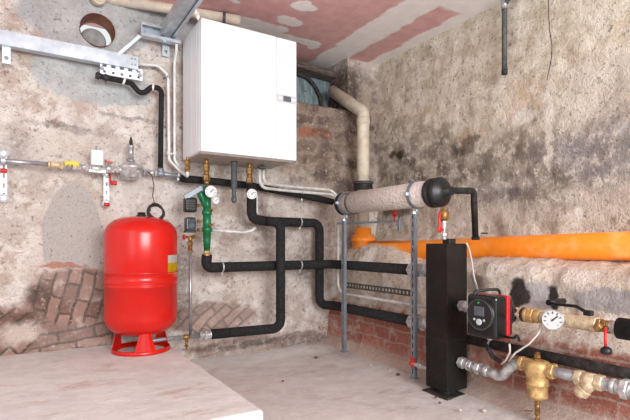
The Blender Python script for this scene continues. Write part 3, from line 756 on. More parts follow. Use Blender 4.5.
# ------------------------------------------------------------------ expansion vessel
VC = V((.602, 2.95, PLAT)); VR = .207
t = thing('expansion_vessel', 'large red cylindrical expansion vessel with domed ends standing on the pale platform', 'expansion vessel', VC)
z0, z1 = CZ - .548, CZ + .158
prof = []
def dome(zc_, sgn, hh):
    out = []
    for k in range(11):
        a = PI / 2 * k / 10; out.append((zc_ + sgn * hh * math.cos(a) ** 1.0, VR * math.sin(a) ** .62 if k else 0))
    return out
hh = .115
prof = [(z, r) for z, r in dome(z0 + hh, -1, hh)]
zs_ = at(142, 286.5, Y=VC.y - VR).z
prof += [(zs_ - .013, VR), (zs_ - .011, VR + .004), (zs_ - .004, VR + .004), (zs_ - .002, VR), (zs_ + .008, VR), (zs_ + .010, VR + .003), (zs_ + .016, VR + .003), (zs_ + .018, VR), (zs_ + .066, VR), (zs_ + .068, VR + .003), (zs_ + .074, VR + .003), (zs_ + .076, VR)]
prof += [(z, r) for z, r in dome(z1 - hh, 1, hh)][::-1]
bm = nb(); lathe(bm, (VC.x, VC.y, 0), (0, 0, 1), prof, 64, True, False); bmesh.ops.remove_doubles(bm, verts=bm.verts[:], dist=1e-4); mesh('tank', bm, 'red_paint', t)
bm = nb(); lathe(bm, (VC.x, VC.y, PLAT), (0, 0, 1), [(.001, .140), (.001, .166), (.006, .168), (.024, .164), (.026, .160), (.010, .157), (.008, .140), (.001, .140)], 48, True, False); fr = mesh('base_ring', bm, 'red_paint', t)
camdir = math.atan2(-VC.y, -VC.x)
for a in (camdir + math.radians(8), camdir + math.radians(128), camdir - math.radians(112)):
    e = V((math.cos(a), math.sin(a), 0)); s = V((-e.y, e.x, 0)); bm = nb(); rows = []
    for k in range(7):
        f = k / 6; z = PLAT + .012 + f * (z0 + .045 - PLAT - .012); r = .165 - .008 * f; w = .062 - .036 * f
        rows.append([bm.verts.new(V((VC.x, VC.y, z)) + e * (rr - .012 * (abs(q) ** 2)) + s * w * q) for rr in (r, r - .005) for q in (-1, -.5, 0, .5, 1)])
    for A, B in zip(rows, rows[1:]):
        for b0 in (0, 5):
            for q in range(4): bm.faces.new((A[b0 + q], A[b0 + q + 1], B[b0 + q + 1], B[b0 + q]))
        for q in (0, 4): bm.faces.new((A[q], A[q + 5], B[q + 5], B[q]))
    for f in (rows[0], rows[-1]):
        for q in range(4): bm.faces.new((f[q], f[q + 1], f[q + 6], f[q + 5]))
    mesh('leg', bm, 'red_paint', t)
def patch(a0, a1, za, zb, r):
    bm = nb(); g = [[bm.verts.new((VC.x + r * math.cos(a0 + (a1 - a0) * i / 8), VC.y + r * math.sin(a0 + (a1 - a0) * i / 8), z)) for z in (za, zb)] for i in range(9)]
    for i in range(8):
        f = bm.faces.new((g[i][0], g[i + 1][0], g[i + 1][1], g[i][1]))
    bmesh.ops.solidify(bm, geom=bm.faces[:], thickness=.0012); return bm
la, lb = camdir + math.radians(44), camdir + math.radians(76)
zl = [at(174, y, Y=VC.y - .12).z for y in (273, 262.5, 255)]
lbm = mesh('label_sticker', patch(la, lb, zl[1], zl[2], VR + .0015), 'paper', t); lbm['label'] = 'white upper half of the sticker'
lbm = mesh('label_sticker', patch(la, lb, zl[0], zl[1], VR + .0015), 'yellow', t); lbm['label'] = 'yellow lower half of the sticker'
bm = nb(); ax = V((math.cos(camdir - .25), math.sin(camdir - .25), 0)); lathe(bm, V((VC.x, VC.y, zs_ - .14)) + ax * (VR - .004), ax, [(0, .006), (.006, .006), (.008, .004)], 12); mesh('plug', bm, 'red_paint', t)
bm = nb(); lathe(bm, (VC.x, VC.y, z1 - .004), (0, 0, 1), [(0, .03), (.012, .03), (.014, .024), (.03, .022)], 20); mesh('top_cap', bm, 'black', t)
# cable loop on top
c = at(156, 212, Y=VC.y - .05)
bm = nb(); n_ = V((.15, -1, .25)).normalized(); u_, w_ = frame(n_); pts = []
for k in range(61):
    a = 2 * PI * k / 20; rr = .046 + .004 * math.sin(k * .7); pts.append(c + (u_ * math.cos(a) + w_ * math.sin(a)) * rr + n_ * (.008 * k / 20 - .012))
tube(bm, pts, .0065, 0, 10)
one('cable_coil', bm, 'rubber', 'small black coil of cable on top of the red expansion vessel', 'cable')
bm = nb(); tube(bm, [at(147, 171, Y=3.06), at(152, 176, Y=3.05), at(154, 186, Y=3.04), at(152.5, 196, Y=3.04), at(155, 205, Y=2.96), c + V((0, -.01, .05))], .0028, .04, 8)
one('thin_cable', bm, 'wire', 'thin dark wire dangling from the gas regulator down to the coil on the red vessel', 'cable')
# vessel connection
zV = CZ - .612 + .012
p0 = V((VC.x + .02, 2.985, zV)); x1 = at(201, 337, Y=2.985).x
bm = nb(); tube(bm, [(VC.x + .0, 2.94, z0 + .01), (VC.x, 2.96, zV), (VC.x + .06, 2.985, zV), (x1, 2.985, zV)], .014, .03, 16)
one('vessel_connection', bm, 'steel_pipe', 'short steel pipe low behind the vessel foot joining it to the black branch pipe', 'pipe')
t = thing('pipe_union', 'galvanised hexagon union at the left end of the low black branch pipe', 'pipe fitting', (x1, 2.985, zV - .03))
bm = nb(); steps(bm, (x1 - .012, 2.985, zV), (1, 0, 0), [(.022, .024, 'h'), (.012, .018, 'r')]); mesh('nut', bm, 'zinc', t)
bm = nb(); steps(bm, (x1 + .02, 2.985, zV), (1, 0, 0), [(.02, .031, 'h'), (.014, .026, 'r'), (.012, .029, 'r')]); mesh('sleeve', bm, 'zinc', t)
t = thing('drain_cock', 'small brass drain cock hanging under the vessel connection pipe', 'valve', (at(186.5, 348, Y=2.985).x, 2.985, at(186.5, 352, Y=2.985).z))
x2 = at(186.5, 340, Y=2.985).x
bm = nb(); steps(bm, (x2 - .022, 2.985, zV), (1, 0, 0), [(.044, .017, 'r')]); steps(bm, (x2, 2.985, zV - .01), (0, 0, -1), [(.022, .012, 'h'), (.02, .009, 'r'), (.012, .013, 'h'), (.014, .006, 'r')]); mesh('body', bm, 'brass', t)
bm = nb(); bar(bm, (x2 - .02, 2.97, zV - .075), (x2 + .015, 2.97, zV - .083), .008, .004, .001); mesh('lever', bm, 'brass', t)
# ------------------------------------------------------------------ gas line on the back wall
YG = 3.10; ZG = CZ + .452
def xg(px): return at(px, 165, Y=YG).x
bm = nb(); tube(bm, [(xg(-20), YG, ZG), (xg(49), YG, ZG)], .014, seg=18)
one('gas_pipe', bm, 'steel_pipe', 'pale steel gas pipe entering from the left edge of the back wall', 'pipe')
def rail_bracket(px, ya, yb, label, red):
    t = thing('wall_bracket', label, 'pipe bracket', (xg(px), 3.17, at(px, yb, Y=3.15).z), 'wall brackets of the gas line')
    a, b = at(px, ya, Y=3.145), at(px, yb, Y=3.145); m = 3.145
    bm = nb(); strip(bm, (xg(px), m, a.z), (xg(px), m, b.z), .030, .004, .055, (0, -1, 0), .5)
    mesh('slotted_rail', bm, 'white_steel', t)
    for z in (a.z - .01, b.z + .01):
        bm = nb(); lathe(bm, (xg(px), m + .05, z), (0, -1, 0), [(0, .012), (.052, .012), (.053, .024), (.058, .024), (.059, .012), (.064, .011)], 18); mesh('screw_head', bm, 'white_steel', t)
    bm = nb(); band(bm, (xg(px) , YG, ZG), (1, 0, 0), .018, .02, .003); mesh('clamp_band', bm, 'galv', t)
    for (dx, dz, mat) in red:
        bm = nb(); lathe(bm, (xg(px) + dx - .016, m - .012, ZG + dz), (1, 0, 0), [(0, .011), (.004, .013), (.028, .013), (.032, .009)], 14); mesh('rubber_plug', bm, mat, t)
rail_bracket(3.5, 152, 200, 'white slotted wall bracket with red plug at the left edge of the photo', [(0, -.05, 'red_lever')])
rail_bracket(107.5, 172, 205, 'white slotted wall bracket under the white box of the gas line', [(0, -.215, 'red_lever')])
t = thing('filter_fitting', 'pale bronze threaded fitting on the gas pipe left of the yellow lever', 'pipe fitting', (xg(56), YG, ZG - .03))
bm = nb(); steps(bm, (xg(48), YG, ZG), (1, 0, 0), [(.012, .022, 'r'), (.05, .019, 'r'), (.015, .024, 'h')]); mesh('body', bm, 'brass_pale', t)
t = thing('gas_valve', 'silver gas valve with a yellow notched lever on the gas line', 'valve', (xg(72), YG, ZG - .03))
bm = nb(); steps(bm, (xg(62.5), YG, ZG), (1, 0, 0), [(.02, .021, 'h'), (.03, .018, 'r'), (.03, .024, 'r'), (.018, .021, 'h'), (.05, .014, 'r')]); mesh('body', bm, 'zinc', t)
bm = nb(); c = V((xg(71.5), YG - .035, ZG + .012)); box(bm, c, (.078, .014, .022), None, .004)
for k in range(4): box(bm, c + V((-.03 + k * .02, 0, -.012)), (.012, .014, .012), None, .003)
lathe(bm, c, (0, 1, 0), [(0, .008), (.03, .008)], 10); mesh('lever', bm, 'yellow', t)
t = thing('solenoid_valve', 'white box-shaped solenoid valve standing on the gas line', 'valve', (xg(97), YG, ZG - .04))
bm = nb(); steps(bm, (xg(85), YG, ZG - .005), (1, 0, 0), [(.022, .024, 'h'), (.012, .018, 'r'), (.05, .03, 'r'), (.012, .018, 'r'), (.02, .024, 'h')]); box(bm, (xg(97), YG, ZG - .022), (.1, .05, .02), None, .005); mesh('valve_body', bm, 'zinc', t)
bm = nb(); z_a, z_b = ZG + .012, at(97, 151, Y=YG).z; box(bm, (xg(96.5), YG - .01, (z_a + z_b) / 2), (.066, .06, z_b - z_a), None, .004); cb = mesh('coil_box', bm, 'paper', t)
bm = nb(); tube(bm, [(xg(96), YG - .01, z_b), (xg(96), YG - .01, z_b + .028)], .004, seg=8); mesh('stem', bm, 'galv_dark', cb)
t = thing('ball_valve', 'silver ball valve with a red grip between the white box and the gas regulator', 'valve', (xg(109), YG, ZG - .03))
bm = nb(); steps(bm, (xg(102), YG, ZG), (1, 0, 0), [(.02, .024, 'h'), (.03, .027, 'r'), (.02, .024, 'h'), (.04, .015, 'r')]); lathe(bm, (xg(107), YG, ZG), (0, 0, 1), [(0, .012), (.04, .012), (.041, .016), (.05, .016)], 12); mesh('body', bm, 'zinc', t)
bm = nb(); bar(bm, (xg(105), YG - .01, ZG + .045), (xg(112), YG - .01, ZG + .036), .022, .012, .003); mesh('grip', bm, 'red_lever', t)
bm = nb(); lathe(bm, (xg(109.5), YG - .025, ZG - .088), (1, -.2, 0), [(0, .013), (.036, .013), (.038, .010)], 14)
lathe(bm, (xg(110), YG - .02, ZG - .088), (0, .6, 1), [(0, .006), (.07, .006)], 8); mesh('test_plug', bm, 'red_lever', t)
# regulator
t = thing('gas_regulator', 'grey cast gas pressure regulator with a tall spring tube on the gas line', 'gas regulator', (xg(131), YG, ZG - .05))
cx = xg(131)
bm = nb(); lathe(bm, (cx, YG, ZG - .056), (0, 0, 1), [(0, .034), (.008, .056), (.012, .062), (.062, .062), (.066, .074), (.074, .076), (.082, .074), (.09, .058), (.108, .03), (.112, .02)], 32)
for a in range(4):
    e = V((math.cos(a * PI / 2 + .6), math.sin(a * PI / 2 + .6), 0)); lathe(bm, V((cx, YG, ZG - .01)) + e * .052, e, [(0, .014), (.008, .014), (.01, .010)], 12)
mesh('body', bm, 'zinc', t)
bm = nb(); lathe(bm, (cx, YG, ZG + .056), (0, 0, 1), [(0, .024), (.012, .024), (.014, .016), (.085, .016), (.087, .019), (.1, .019), (.102, .016)], 20); sp = mesh('spring_tube', bm, 'steel_pipe', t)
bm = nb(); lathe(bm, (cx, YG, ZG + .156), (0, 0, 1), [(0, .010), (.02, .012), (.035, .009), (.05, .005), (.056, .003)], 12); mesh('vent_tip', bm, 'iron', sp)
for a in (116, 143):
    bm = nb(); steps(bm, (xg(a), YG, ZG), (1, 0, 0), [(.014, .022, 'h'), (.018, .017, 'r')]); mesh('port', bm, 'zinc', t)
t = thing('pipe_union', 'grey union between the gas regulator and the black vertical pipe', 'pipe fitting', (xg(150), YG, ZG - .03))
bm = nb(); steps(bm, (xg(146.5), YG, ZG - .003), (1, 0, -.02), [(.018, .022, 'h'), (.03, .016, 'r'), (.016, .019, 'h')]); mesh('body', bm, 'zinc', t)
bm = nb(); tube(bm, [(xg(153.5), YG, ZG - .004), (xg(182), YG, ZG - .012)], .0165, seg=16); steps(bm, (xg(157.5), YG, ZG - .005), (1, 0, 0), [(.04, .023, 'r')])
steps(bm, (xg(160.5), YG, ZG - .005), (0, 0, 1), [(.035, .021, 'r')])
one('pipe_tee', bm, 'galv_dark', 'dull steel tee at the foot of the black vertical pipe left of the boiler', 'pipe fitting')

# black pipe rising to the perforated plate
p = [at(95.5, 75.2, Y=3.10), at(112, 79, Y=3.10), at(131, 83, Y=3.10), at(139.5, 92.8, Y=3.09), at(145, 92.5, Y=3.09), at(151.5, 86.8, Y=3.09), at(161.5, 88.5, Y=YG), V((xg(160.5), YG, ZG + .02))]
bm = nb(); tube(bm, p, .0165, .035, 16)
one('insulated_pipe', bm, 'foam', 'thin black pipe with a double kink dropping from the perforated plate to the gas line', 'pipe')
for (px, py, ax) in ((98, 75.8, (1, 0, -.25)), (106, 77.6, (1, 0, -.25)), (124, 81.3, (1, 0, -.3)), (152.5, 87.3, (1, 0, -.1))):
    c = at(px, py, Y=3.10 if px < 140 else 3.093); bm = nb(); band(bm, c, ax, .0168, .012 if px > 110 else .022, .004, 20)
    if px < 110:
        one('pipe_collar', bm, 'rubber', 'black collar at the open left end of the kinked black pipe' if px < 100 else 'black collar on the kinked black pipe under the perforated plate', 'pipe collar', 'collars on the kinked black pipe')
    else: one('cable_tie', bm, 'paper', 'white tie round the kinked black pipe ' + ('under the perforated plate' if px < 140 else 'at its last bend'), 'cable tie', 'white ties on the kinked black pipe')

# ------------------------------------------------------------------ galvanised rails top left
YR = 3.13
ra, rb = at(-30, 30, Y=YR), at(137, 61, Y=YR); zr = CZ + 1.172; hr = .082
t = thing('support_rail', 'long galvanised steel channel rail crossing the upper left of the back wall', 'support rail', ((ra.x + rb.x) / 2, YR, zr - hr))
bm = nb(); L0, L1 = V((ra.x, YR - .02, zr)), V((rb.x, YR - .02, zr))
box(bm, ((L0.x + L1.x) / 2, YR - .035, zr - hr / 2), (L1.x - L0.x, .004, hr - .012)); box(bm, ((L0.x + L1.x) / 2, YR - .01, zr - .004), (L1.x - L0.x, .05, .005)); box(bm, ((L0.x + L1.x) / 2, YR - .01, zr - hr + .002), (L1.x - L0.x, .05, .005))
bar(bm, L0 + V((0, -.013, -.010)), L1 + V((0, -.013, -.010)), .006, .016); bar(bm, L0 + V((0, -.013, -hr + .010)), L1 + V((0, -.013, -hr + .010)), .006, .016)
mesh('channel', bm, 'galv', t)
for dz in (-.022, -.058):
    for px in (132, 135.3):
        bm = nb(); lathe(bm, (at(px, 66, Y=YR - .037).x, YR - .037, zr + dz), (0, -1, 0), [(0, .005), (.003, .005), (.004, .003)], 10); mesh('rivet', bm, 'galv_dark', t)
x = at(6.5, 60, Y=3.14).x; zb_ = at(6.5, 64.5, Y=3.14).z
t = thing('rail_bracket', 'small galvanised angle bracket holding the long rail near the left edge', 'bracket', (x, 3.15, zb_))
bm = nb(); box(bm, (x, 3.125, (zr - hr + zb_) / 2), (.040, .005, zr - hr - zb_), None, .001); mesh('plate', bm, 'white_steel', t)
bm = nb(); lathe(bm, (x, 3.123, zb_ + .03), (0, -1, 0), [(0, .011), (.006, .011), (.008, .007)], 6, False); mesh('bolt', bm, 'galv_dark', t)
bm = nb(); tube(bm, [(x, 3.12, zb_ + .03), (x, 3.24, zb_ + .03)], .006, seg=8); mesh('anchor', bm, 'galv', t)
# perforated plate
pa, pb = at(100, 69.5, Y=3.12), at(142.5, 74.5, Y=3.12); zp = (pa.z + pb.z) / 2
t = thing('perforated_plate', 'white perforated mounting plate under the right end of the long rail', 'mounting plate', ((pa.x + pb.x) / 2, 3.12, zp - .04))
bm = nb(); strip(bm, (pa.x, 3.118, zp + .02), (pb.x, 3.118, zp + .02), .036, .003, .052, (0, -1, 0), .5); strip(bm, (pa.x, 3.118, zp - .016), (pb.x, 3.118, zp - .016), .036, .003, .052, (0, -1, 0), .7); mesh('plate', bm, 'white_steel', t)
for px in (102, 140):
    bm = nb(); lathe(bm, (at(px, 72, Y=3.118).x, 3.19, zp), (0, -1, 0), [(0, .006), (.073, .006), (.074, .012), (.08, .010)], 12); mesh('screw', bm, 'galv_dark', t)
# channel on the wall right of the hole and the diagonal brace
ca, cb_ = at(139.5, 34, Y=3.14), at(178, 40, Y=3.14); zc_ = CZ + 1.345
t = thing('wall_channel', 'short galvanised channel on the back wall between the duct hole and the overhead rail', 'support rail', ((ca.x + cb_.x) / 2, 3.14, zc_ - .05))
bm = nb(); xm_ = (ca.x + cb_.x) / 2; w_ = cb_.x - ca.x
box(bm, (xm_, 3.12, zc_), (w_, .004, .082)); box(bm, (xm_, 3.095, zc_ + .041), (w_, .05, .004)); box(bm, (xm_, 3.095, zc_ - .041), (w_, .05, .004)); box(bm, (ca.x, 3.095, zc_), (.005, .052, .10)); mesh('channel', bm, 'galv', t)
bm = nb(); box(bm, (xm_, 3.07, zc_ + .032), (w_, .003, .014)); box(bm, (xm_, 3.07, zc_ - .032), (w_, .003, .014)); mesh('lip', bm, 'galv', t)
for px in (144.5, 146): 
    bm = nb(); lathe(bm, at(px, 32 if px < 145 else 37, Y=3.118), (0, -1, 0), [(0, .006), (.005, .006)], 8); mesh('rivet', bm, 'galv_dark', t)
bm = nb(); bar(bm, at(118, 55, Y=3.105), at(140, 36, Y=3.09), .024, .024, .003, (0, -1, 0))
one('diagonal_brace', bm, 'galv', 'thin galvanised diagonal brace rising from the long rail to the short channel', 'brace')
# overhead rail toward the viewer
xo, zo = .795, CZ + 1.335
t = thing('overhead_rail', 'grey galvanised rail running overhead from the back wall above the boiler left side', 'support rail', (xo, 2.4, zo))
bm = nb(); 
box(bm, (xo, 2.30, zo + .07), (.086, 1.78, .004)); box(bm, (xo - .043, 2.30, zo + .035), (.004, 1.78, .07)); box(bm, (xo + .043, 2.30, zo + .035), (.004, 1.78, .07))
box(bm, (xo - .033, 2.30, zo), (.02, 1.78, .004)); box(bm, (xo + .033, 2.30, zo), (.02, 1.78, .004)); box(bm, (xo, 2.30, zo + .012), (.05, 1.78, .003)); mesh('channel', bm, 'galv', t)
for (px, py) in ((196, 12.5), (198, 16.5)):
    bm = nb(); lathe(bm, at(px, py, X=xo + .02), (0, 0, -1), [(-.02, .005), (0, .010), (.009, .010), (.011, .006), (.02, .005)], 10); mesh('wing_nut', bm, 'paper', t)
bm = nb(); strip(bm, (.80, 3.165, zo + .02), (.80, 3.165, zo - .10), .046, .005, .05, (0, -1, 0), .6); mesh('end_bracket', bm, 'galv', t)
for (px, py) in ((174, 29), (164.5, 41)):
    bm = nb(); lathe(bm, at(px, py, Y=3.06), (0, -1, 0), [(-.03, .007), (0, .010), (.006, .010)], 8); mesh('bolt', bm, 'galv', t)
# cream pipe under the ceiling
zt = CZ + 1.516
bm = nb(); cA, cB = at(150, 5.5, Y=3.13), at(220, 17.2, Y=3.0); cd = (cB - cA); tube(bm, [cA - cd * 1.2, cB + cd * .30], .032, seg=22); cpx = tag(mesh('ceiling_pipe', bm, 'beam_pipe'), 'cream pipe running along the top of the back wall under the pink ceiling', 'pipe')
bm = nb(); band(bm, cA + cd * 1.06, cd, 0.0315, .02, .004); tag(mesh('pipe_ring', bm, 'lead_grey'), 'grey ring round the cream pipe above the boiler top', 'pipe ring')
bm = nb(); lathe(bm, at(98, -2, Y=3.17) , (.1, -1, 0), [(-.03, .045), (.02, .045), (.024, .040), (.024, .03), (.02, .028)], 28)
one('pipe_stub', bm, 'cream_pipe', 'cut cream pipe end stuck in the wall above the round duct hole', 'pipe')

# white conduits left of the boiler
p = [at(137, 64, Y=3.14), at(158, 65.5, Y=3.14), at(168, 75, Y=3.14), at(169, 160, Y=3.14), at(179, 170, Y=3.12), at(187, 176.5, Y=3.05), V((xc(187.5), YC, zc(176, 187.5))), V((xc(187.5), YC, zc(170, 187.5)))]
bm = nb(); tube(bm, p, .0095, .05, 12)
one('white_conduit', bm, 'white_pipe', 'white conduit bending from the long rail down to the leftmost union under the boiler', 'conduit', 'white conduits left of the boiler')
p = [at(176.5, 44, Y=3.08), at(176.3, 52, Y=3.10), at(174.5, 64, Y=3.14), at(174.5, 160, Y=3.14), at(181, 169, Y=3.13)]
bm = nb(); tube(bm, p, .009, .04, 12)
one('white_conduit', bm, 'white_pipe', 'white conduit falling straight from the overhead rail beside the boiler flank', 'conduit', 'white conduits left of the boiler')
bm = nb(); band(bm, at(168.4, 77, Y=3.14), (0, 0, 1), .0096, .014, .003, 18); box(bm, at(165.5, 77, Y=3.16), (.02, .03, .014), None, .002)
one('conduit_clip', bm, 'galv_dark', 'small grey clip on the white conduit just below its top bend', 'clip')
bm = nb(); lathe(bm, at(168.4, 155, Y=3.14) + V((0, .0, 0)), (0, 0, 1), [(0, .0135), (.02, .0135)], 14); lathe(bm, at(174.5, 155, Y=3.14), (0, 0, 1), [(0, .013), (.02, .013)], 14); box(bm, at(171.5, 154, Y=3.16), (.06, .012, .016), None, .002)
one('conduit_clip', bm, 'white_pipe', 'white double clip holding both white conduits low beside the boiler', 'clip')
# ------------------------------------------------------------------ drain pipes in the corner
DX, DY = 2.303, 2.985
pe = [at(332, 91, Y=3.30), V((DX, DY, at(363, 112, Y=DY).z)), V((DX, DY, CZ + .34))]
t = thing('downpipe', 'cream drain downpipe with an elbow coming out of the niche in the corner', 'pipe', (DX, DY, CZ + .10))
bm = nb(); tube(bm, pe[:1] + [pe[1], V((DX, DY, CZ + .12))], .049, .045, 28); lathe(bm, pe[1] - V((0, 0, .045)), (0, 0, -1), [(0, .05), (.004, .054), (.05, .054), (.054, .05)], 28); mesh('pipe', bm, 'cream_pipe', t)
bm = nb(); zc2 = at(363, 186, Y=DY).z; lathe(bm, (DX, DY, zc2 - .035), (0, 0, 1), [(0, .070), (.004, .078), (.02, .078), (.022, .074), (.05, .074), (.052, .08), (.066, .08), (.07, .07)], 32); cp = mesh('rubber_coupling', bm, 'rubber', t)
bm = nb(); band(bm, (DX, DY, zc2 + .022), (0, 0, 1), .0785, .008, .002); mesh('hose_clip', bm, 'lead_grey', cp)
t = thing('orange_drain', 'thick orange plastic drain pipe lying along the ledge of the right wall', 'drain pipe', (2.45, 1.9, CZ - .1))
zo1 = CZ - .03
path = [V((DX, DY, CZ + .03)), V((DX + .005, DY - .02, CZ - .055)), V((2.40, 2.45, CZ - .052)), V((2.478, 1.9, CZ - .032)), V((2.478, .55, CZ - .002))]
bm = nb(); tube(bm, path, .071, [0, .07, .3, .3, 0], 32); mesh('pipe', bm, 'orange', t)
bm = nb(); lathe(bm, (DX, DY, CZ - .05), (0, 0, 1), [(0, .078), (.01, .084), (.06, .086), (.062, .096), (.09, .096), (.092, .088), (.12, .086), (.122, .066), (.17, .064)], 32); mesh('socket', bm, 'orange', t)

# ------------------------------------------------------------------ beige header cylinder on struts
XH = 1.985; zh0, zh1 = CZ + .285, CZ + .285
y0 = at(345, 203, X=XH).y; y1 = at(438, 194, X=XH).y + .0
t = thing('header_cylinder', 'horizontal beige foil-wrapped cylinder with black end caps on the two struts', 'insulated cylinder', (XH, (y0 + y1) / 2, zh0 - .085))
bm = nb(); lathe(bm, (XH, y0, zh0), (0, -1, 0), [(0, .07), (.004, .076), (y0 - y1 - .05, .076), (y0 - y1 - .04, .07)], 36); mesh('wrapped_shell', bm, 'wrap', t)
bm = nb(); lathe(bm, (XH, y0 + .03, zh0), (0, -1, 0), [(0, .03), (.004, .076), (.012, .083), (.04, .083), (.042, .078)], 36); mesh('end_cap', bm, 'foam', t)
ye = at(431.5, 195, X=XH).y
bm = nb(); lathe(bm, (XH, ye, zh0), (0, -1, 0), [(0, .079), (.006, .084), (.03, .085), (.032, .080), (.05, .080), (.052, .085), (.075, .083), (.082, .074), (.10, .05), (.108, .028), (.15, .024)], 40); ec = mesh('end_cap', bm, 'black', t)
for (px, w) in ((347.0, .012), (425, .014)):
    bm = nb(); yy = at(px, 203, X=XH - .06).y; band(bm, (XH, yy, zh0), (0, 1, 0), .0775, w, .005, 40); mesh('strap', bm, 'lead_grey', t)
SX = 1.962
for i, (px, lab, foot) in enumerate(((345, 'galvanised slotted upright near the corner under the far end of the beige cylinder', .06), (415, 'galvanised slotted upright beside the black column under the near end of the beige cylinder', .045))):
    yy = at(px, 300, X=SX).y
    t = thing('strut_upright', lab, 'strut', (SX, yy, .02), 'slotted uprights carrying the beige cylinder')
    ztop = at(px, 214 if i else 221, X=SX).z
    bm = nb(); channel(bm, (SX - .018, yy, foot), (SX - .018, yy, ztop), .032, .022, .003, (1, 0, 0), True, .05); mesh('channel', bm, 'galv_dark', t)
    bm = nb(); box(bm, (SX - .006, yy, foot - .004), (.04, .045, .008), None, .001); mesh('foot_plate', bm, 'galv_dark', t)
    bm = nb(); lathe(bm, (SX - .007, yy, ztop - .03), (0, 0, 1), [(0, .006), (zh0 - .08 - ztop + .03, .006)], 10); lathe(bm, (SX - .007, yy, ztop), (0, 0, 1), [(0, .013), (.012, .013)], 6, False); mesh('threaded_rod', bm, 'galv', t)
    # ring clamp of the cylinder
    t = thing('cylinder_clamp', ('wide two-part ring clamp round the far end of the beige cylinder', 'wide two-part ring clamp round the beige cylinder near its black end cap')[i], 'pipe clamp', (XH, yy, zh0 - .09), 'ring clamps of the beige cylinder')
    bm = nb(); band(bm, (XH, yy, zh0), (.0, 1, .0), .079, .024, .005, 40); mesh('ring', bm, 'galv_dark', t)
    for s in (-1, 1):
        bm = nb(); box(bm, (XH + s * .091, yy, zh0), (.022, .024, .02), None, .002); mesh('lug', bm, 'galv', t)
    bm = nb(); lathe(bm, (XH - .01, yy, zh0 - .108), (0, 0, 1), [(0, .009), (.03, .009)], 10); mesh('boss', bm, 'galv', t)
ya = at(345, 225, X=SX).y; yb_ = at(415, 225, X=SX).y
# cantilever arm and wall bracket
pa, pb = at(338, 221.5, X=2.0), at(399, 222.5, X=2.12)
t = thing('cross_arm', 'thin galvanised cross arm just under the beige cylinder ending in an angle bracket', 'support arm', (pa + pb) / 2)
za = CZ + .145
bm = nb(); A = V((SX + .03, at(338, 222, X=SX + .03).y, za)); B = V((2.13, at(399, 223, X=2.13).y, za)); bar(bm, A, B, .022, .014, .002); mesh('arm', bm, 'galv_dark', t)
bm = nb(); bar(bm, B + V((.0, -.01, .012)), B + V((0, -.01, -.062)), .03, .02, .002, (0, 1, 0)); mesh('angle_plate', bm, 'galv_dark', t)
for (px, py, m, lab) in ((394.5, 213.5, 'red_plastic', 'small red plastic cap on the cross arm below the beige cylinder'), ):
    c = at(px, py, X=2.10); bm = nb(); lathe(bm, c - V((0, 0, .02)), (0, 0, 1), [(0, .010), (.02, .016), (.034, .016), (.038, .012)], 14); lathe(bm, c - V((0, 0, .05)), (0, 0, 1), [(0, .005), (.035, .005)], 8); one('plastic_cap', bm, m, lab, 'cap')
bm = nb(); zs2 = CZ - .31
strip(bm, (2.03, at(346, 283.5, X=2.03).y, zs2), (2.03, at(413, 291, X=2.03).y, zs2), .042, .004, .034, (-1, 0, 0), .4)
one('perforated_rail', bm, 'lead_grey', 'dark perforated steel strip between the two uprights below the middle black pipe', 'perforated strip')
p = [V((2.06, at(338, 240, X=2.06).y, CZ + .17)), V((2.06, at(338, 240, X=2.06).y, CZ - .385)), V((2.06, 1.98, CZ - .385))]
bm = nb(); tube(bm, p, .011, .09, 14)
one('steel_conduit', bm, 'pale_pipe', 'thin pale steel conduit dropping in the corner and turning along the brick base', 'conduit')

# relief pipe from the black end cap
pe0 = V((XH + .0, ye - .12, zh0 + .0))
XR = 2.20
pr_ = [at(449, 190, X=2.01), at(473, 191.5, X=2.16), at(475.5, 237, X=2.30)]
a = at(446, 190.5, X=XH); b = at(474, 191, X=2.20); c = V((b.x + .0, b.y, CZ + .02))
c = at(475.5, 238, X=2.32)
bm = nb(); tube(bm, [a, b, V((b.x, b.y, b.z - .05)), c], .0185, .03, 18); steps(bm, c - V((0, 0, .012)), (0, 0, 1), [(.022, .024, 'r')]); steps(bm, (b - a) * .18 + a, (b - a), [(.012, .019, 'r')]); steps(bm, (b - a) * .75 + a, (b - a), [(.016, .020, 'r')])
one('relief_pipe', bm, 'foam_dusty', 'thin black pipe from the cylinder end cap bending down to the orange drain', 'pipe')
bm = nb(); lathe(bm, (b - a) * .05 + a, (b - a), [(0, .021), (.02, .021), (.022, .019), (.035, .019)], 6, False)
one('pipe_nut', bm, 'zinc', 'grey nut joining the thin black pipe to the cylinder end cap', 'pipe fitting')

# ------------------------------------------------------------------ black column (hydraulic separator)
PX0, PY0 = 1.90, 1.741; PS = .158
zt_, zb2 = CZ - .003, .042
t = thing('separator_column', 'tall square black quilted column standing on a steel plate before the right wall', 'hydraulic separator', (PX0 + PS / 2, PY0 + PS / 2, .0))
bm = nb(); box(bm, (PX0 + PS / 2, PY0 + PS / 2, (zt_ + zb2) / 2), (PS, PS, zt_ - zb2), None, .007, 3); jk = mesh('jacket', bm, 'pillar', t)
zm_ = at(447, 343, X=PX0 + .001).z
bm = nb(); box(bm, (PX0 + PS / 2, PY0 + PS / 2, CZ - .52), (PS + .001, PS + .001, .004), None, .001); mesh('seam', bm, 'black', jk)
bm = nb(); box(bm, (PX0 + PS / 2, PY0 + PS / 2, .014), (.185, .185, .012), None, .002); bp = mesh('base_plate', bm, 'iron', t)
bm = nb(); lathe(bm, (PX0 + PS / 2, PY0 + PS / 2, .018), (0, 0, 1), [(0, .05), (.03, .05)], 24); mesh('foot', bm, 'iron', t)
cxp, cyp = PX0 + PS / 2 - .02, PY0 + PS / 2 - .03
bm = nb(); box(bm, (cxp + .01, cyp, zt_ + .012), (.05, .05, .03), None, .003); mesh('top_collar', bm, 'black', t)
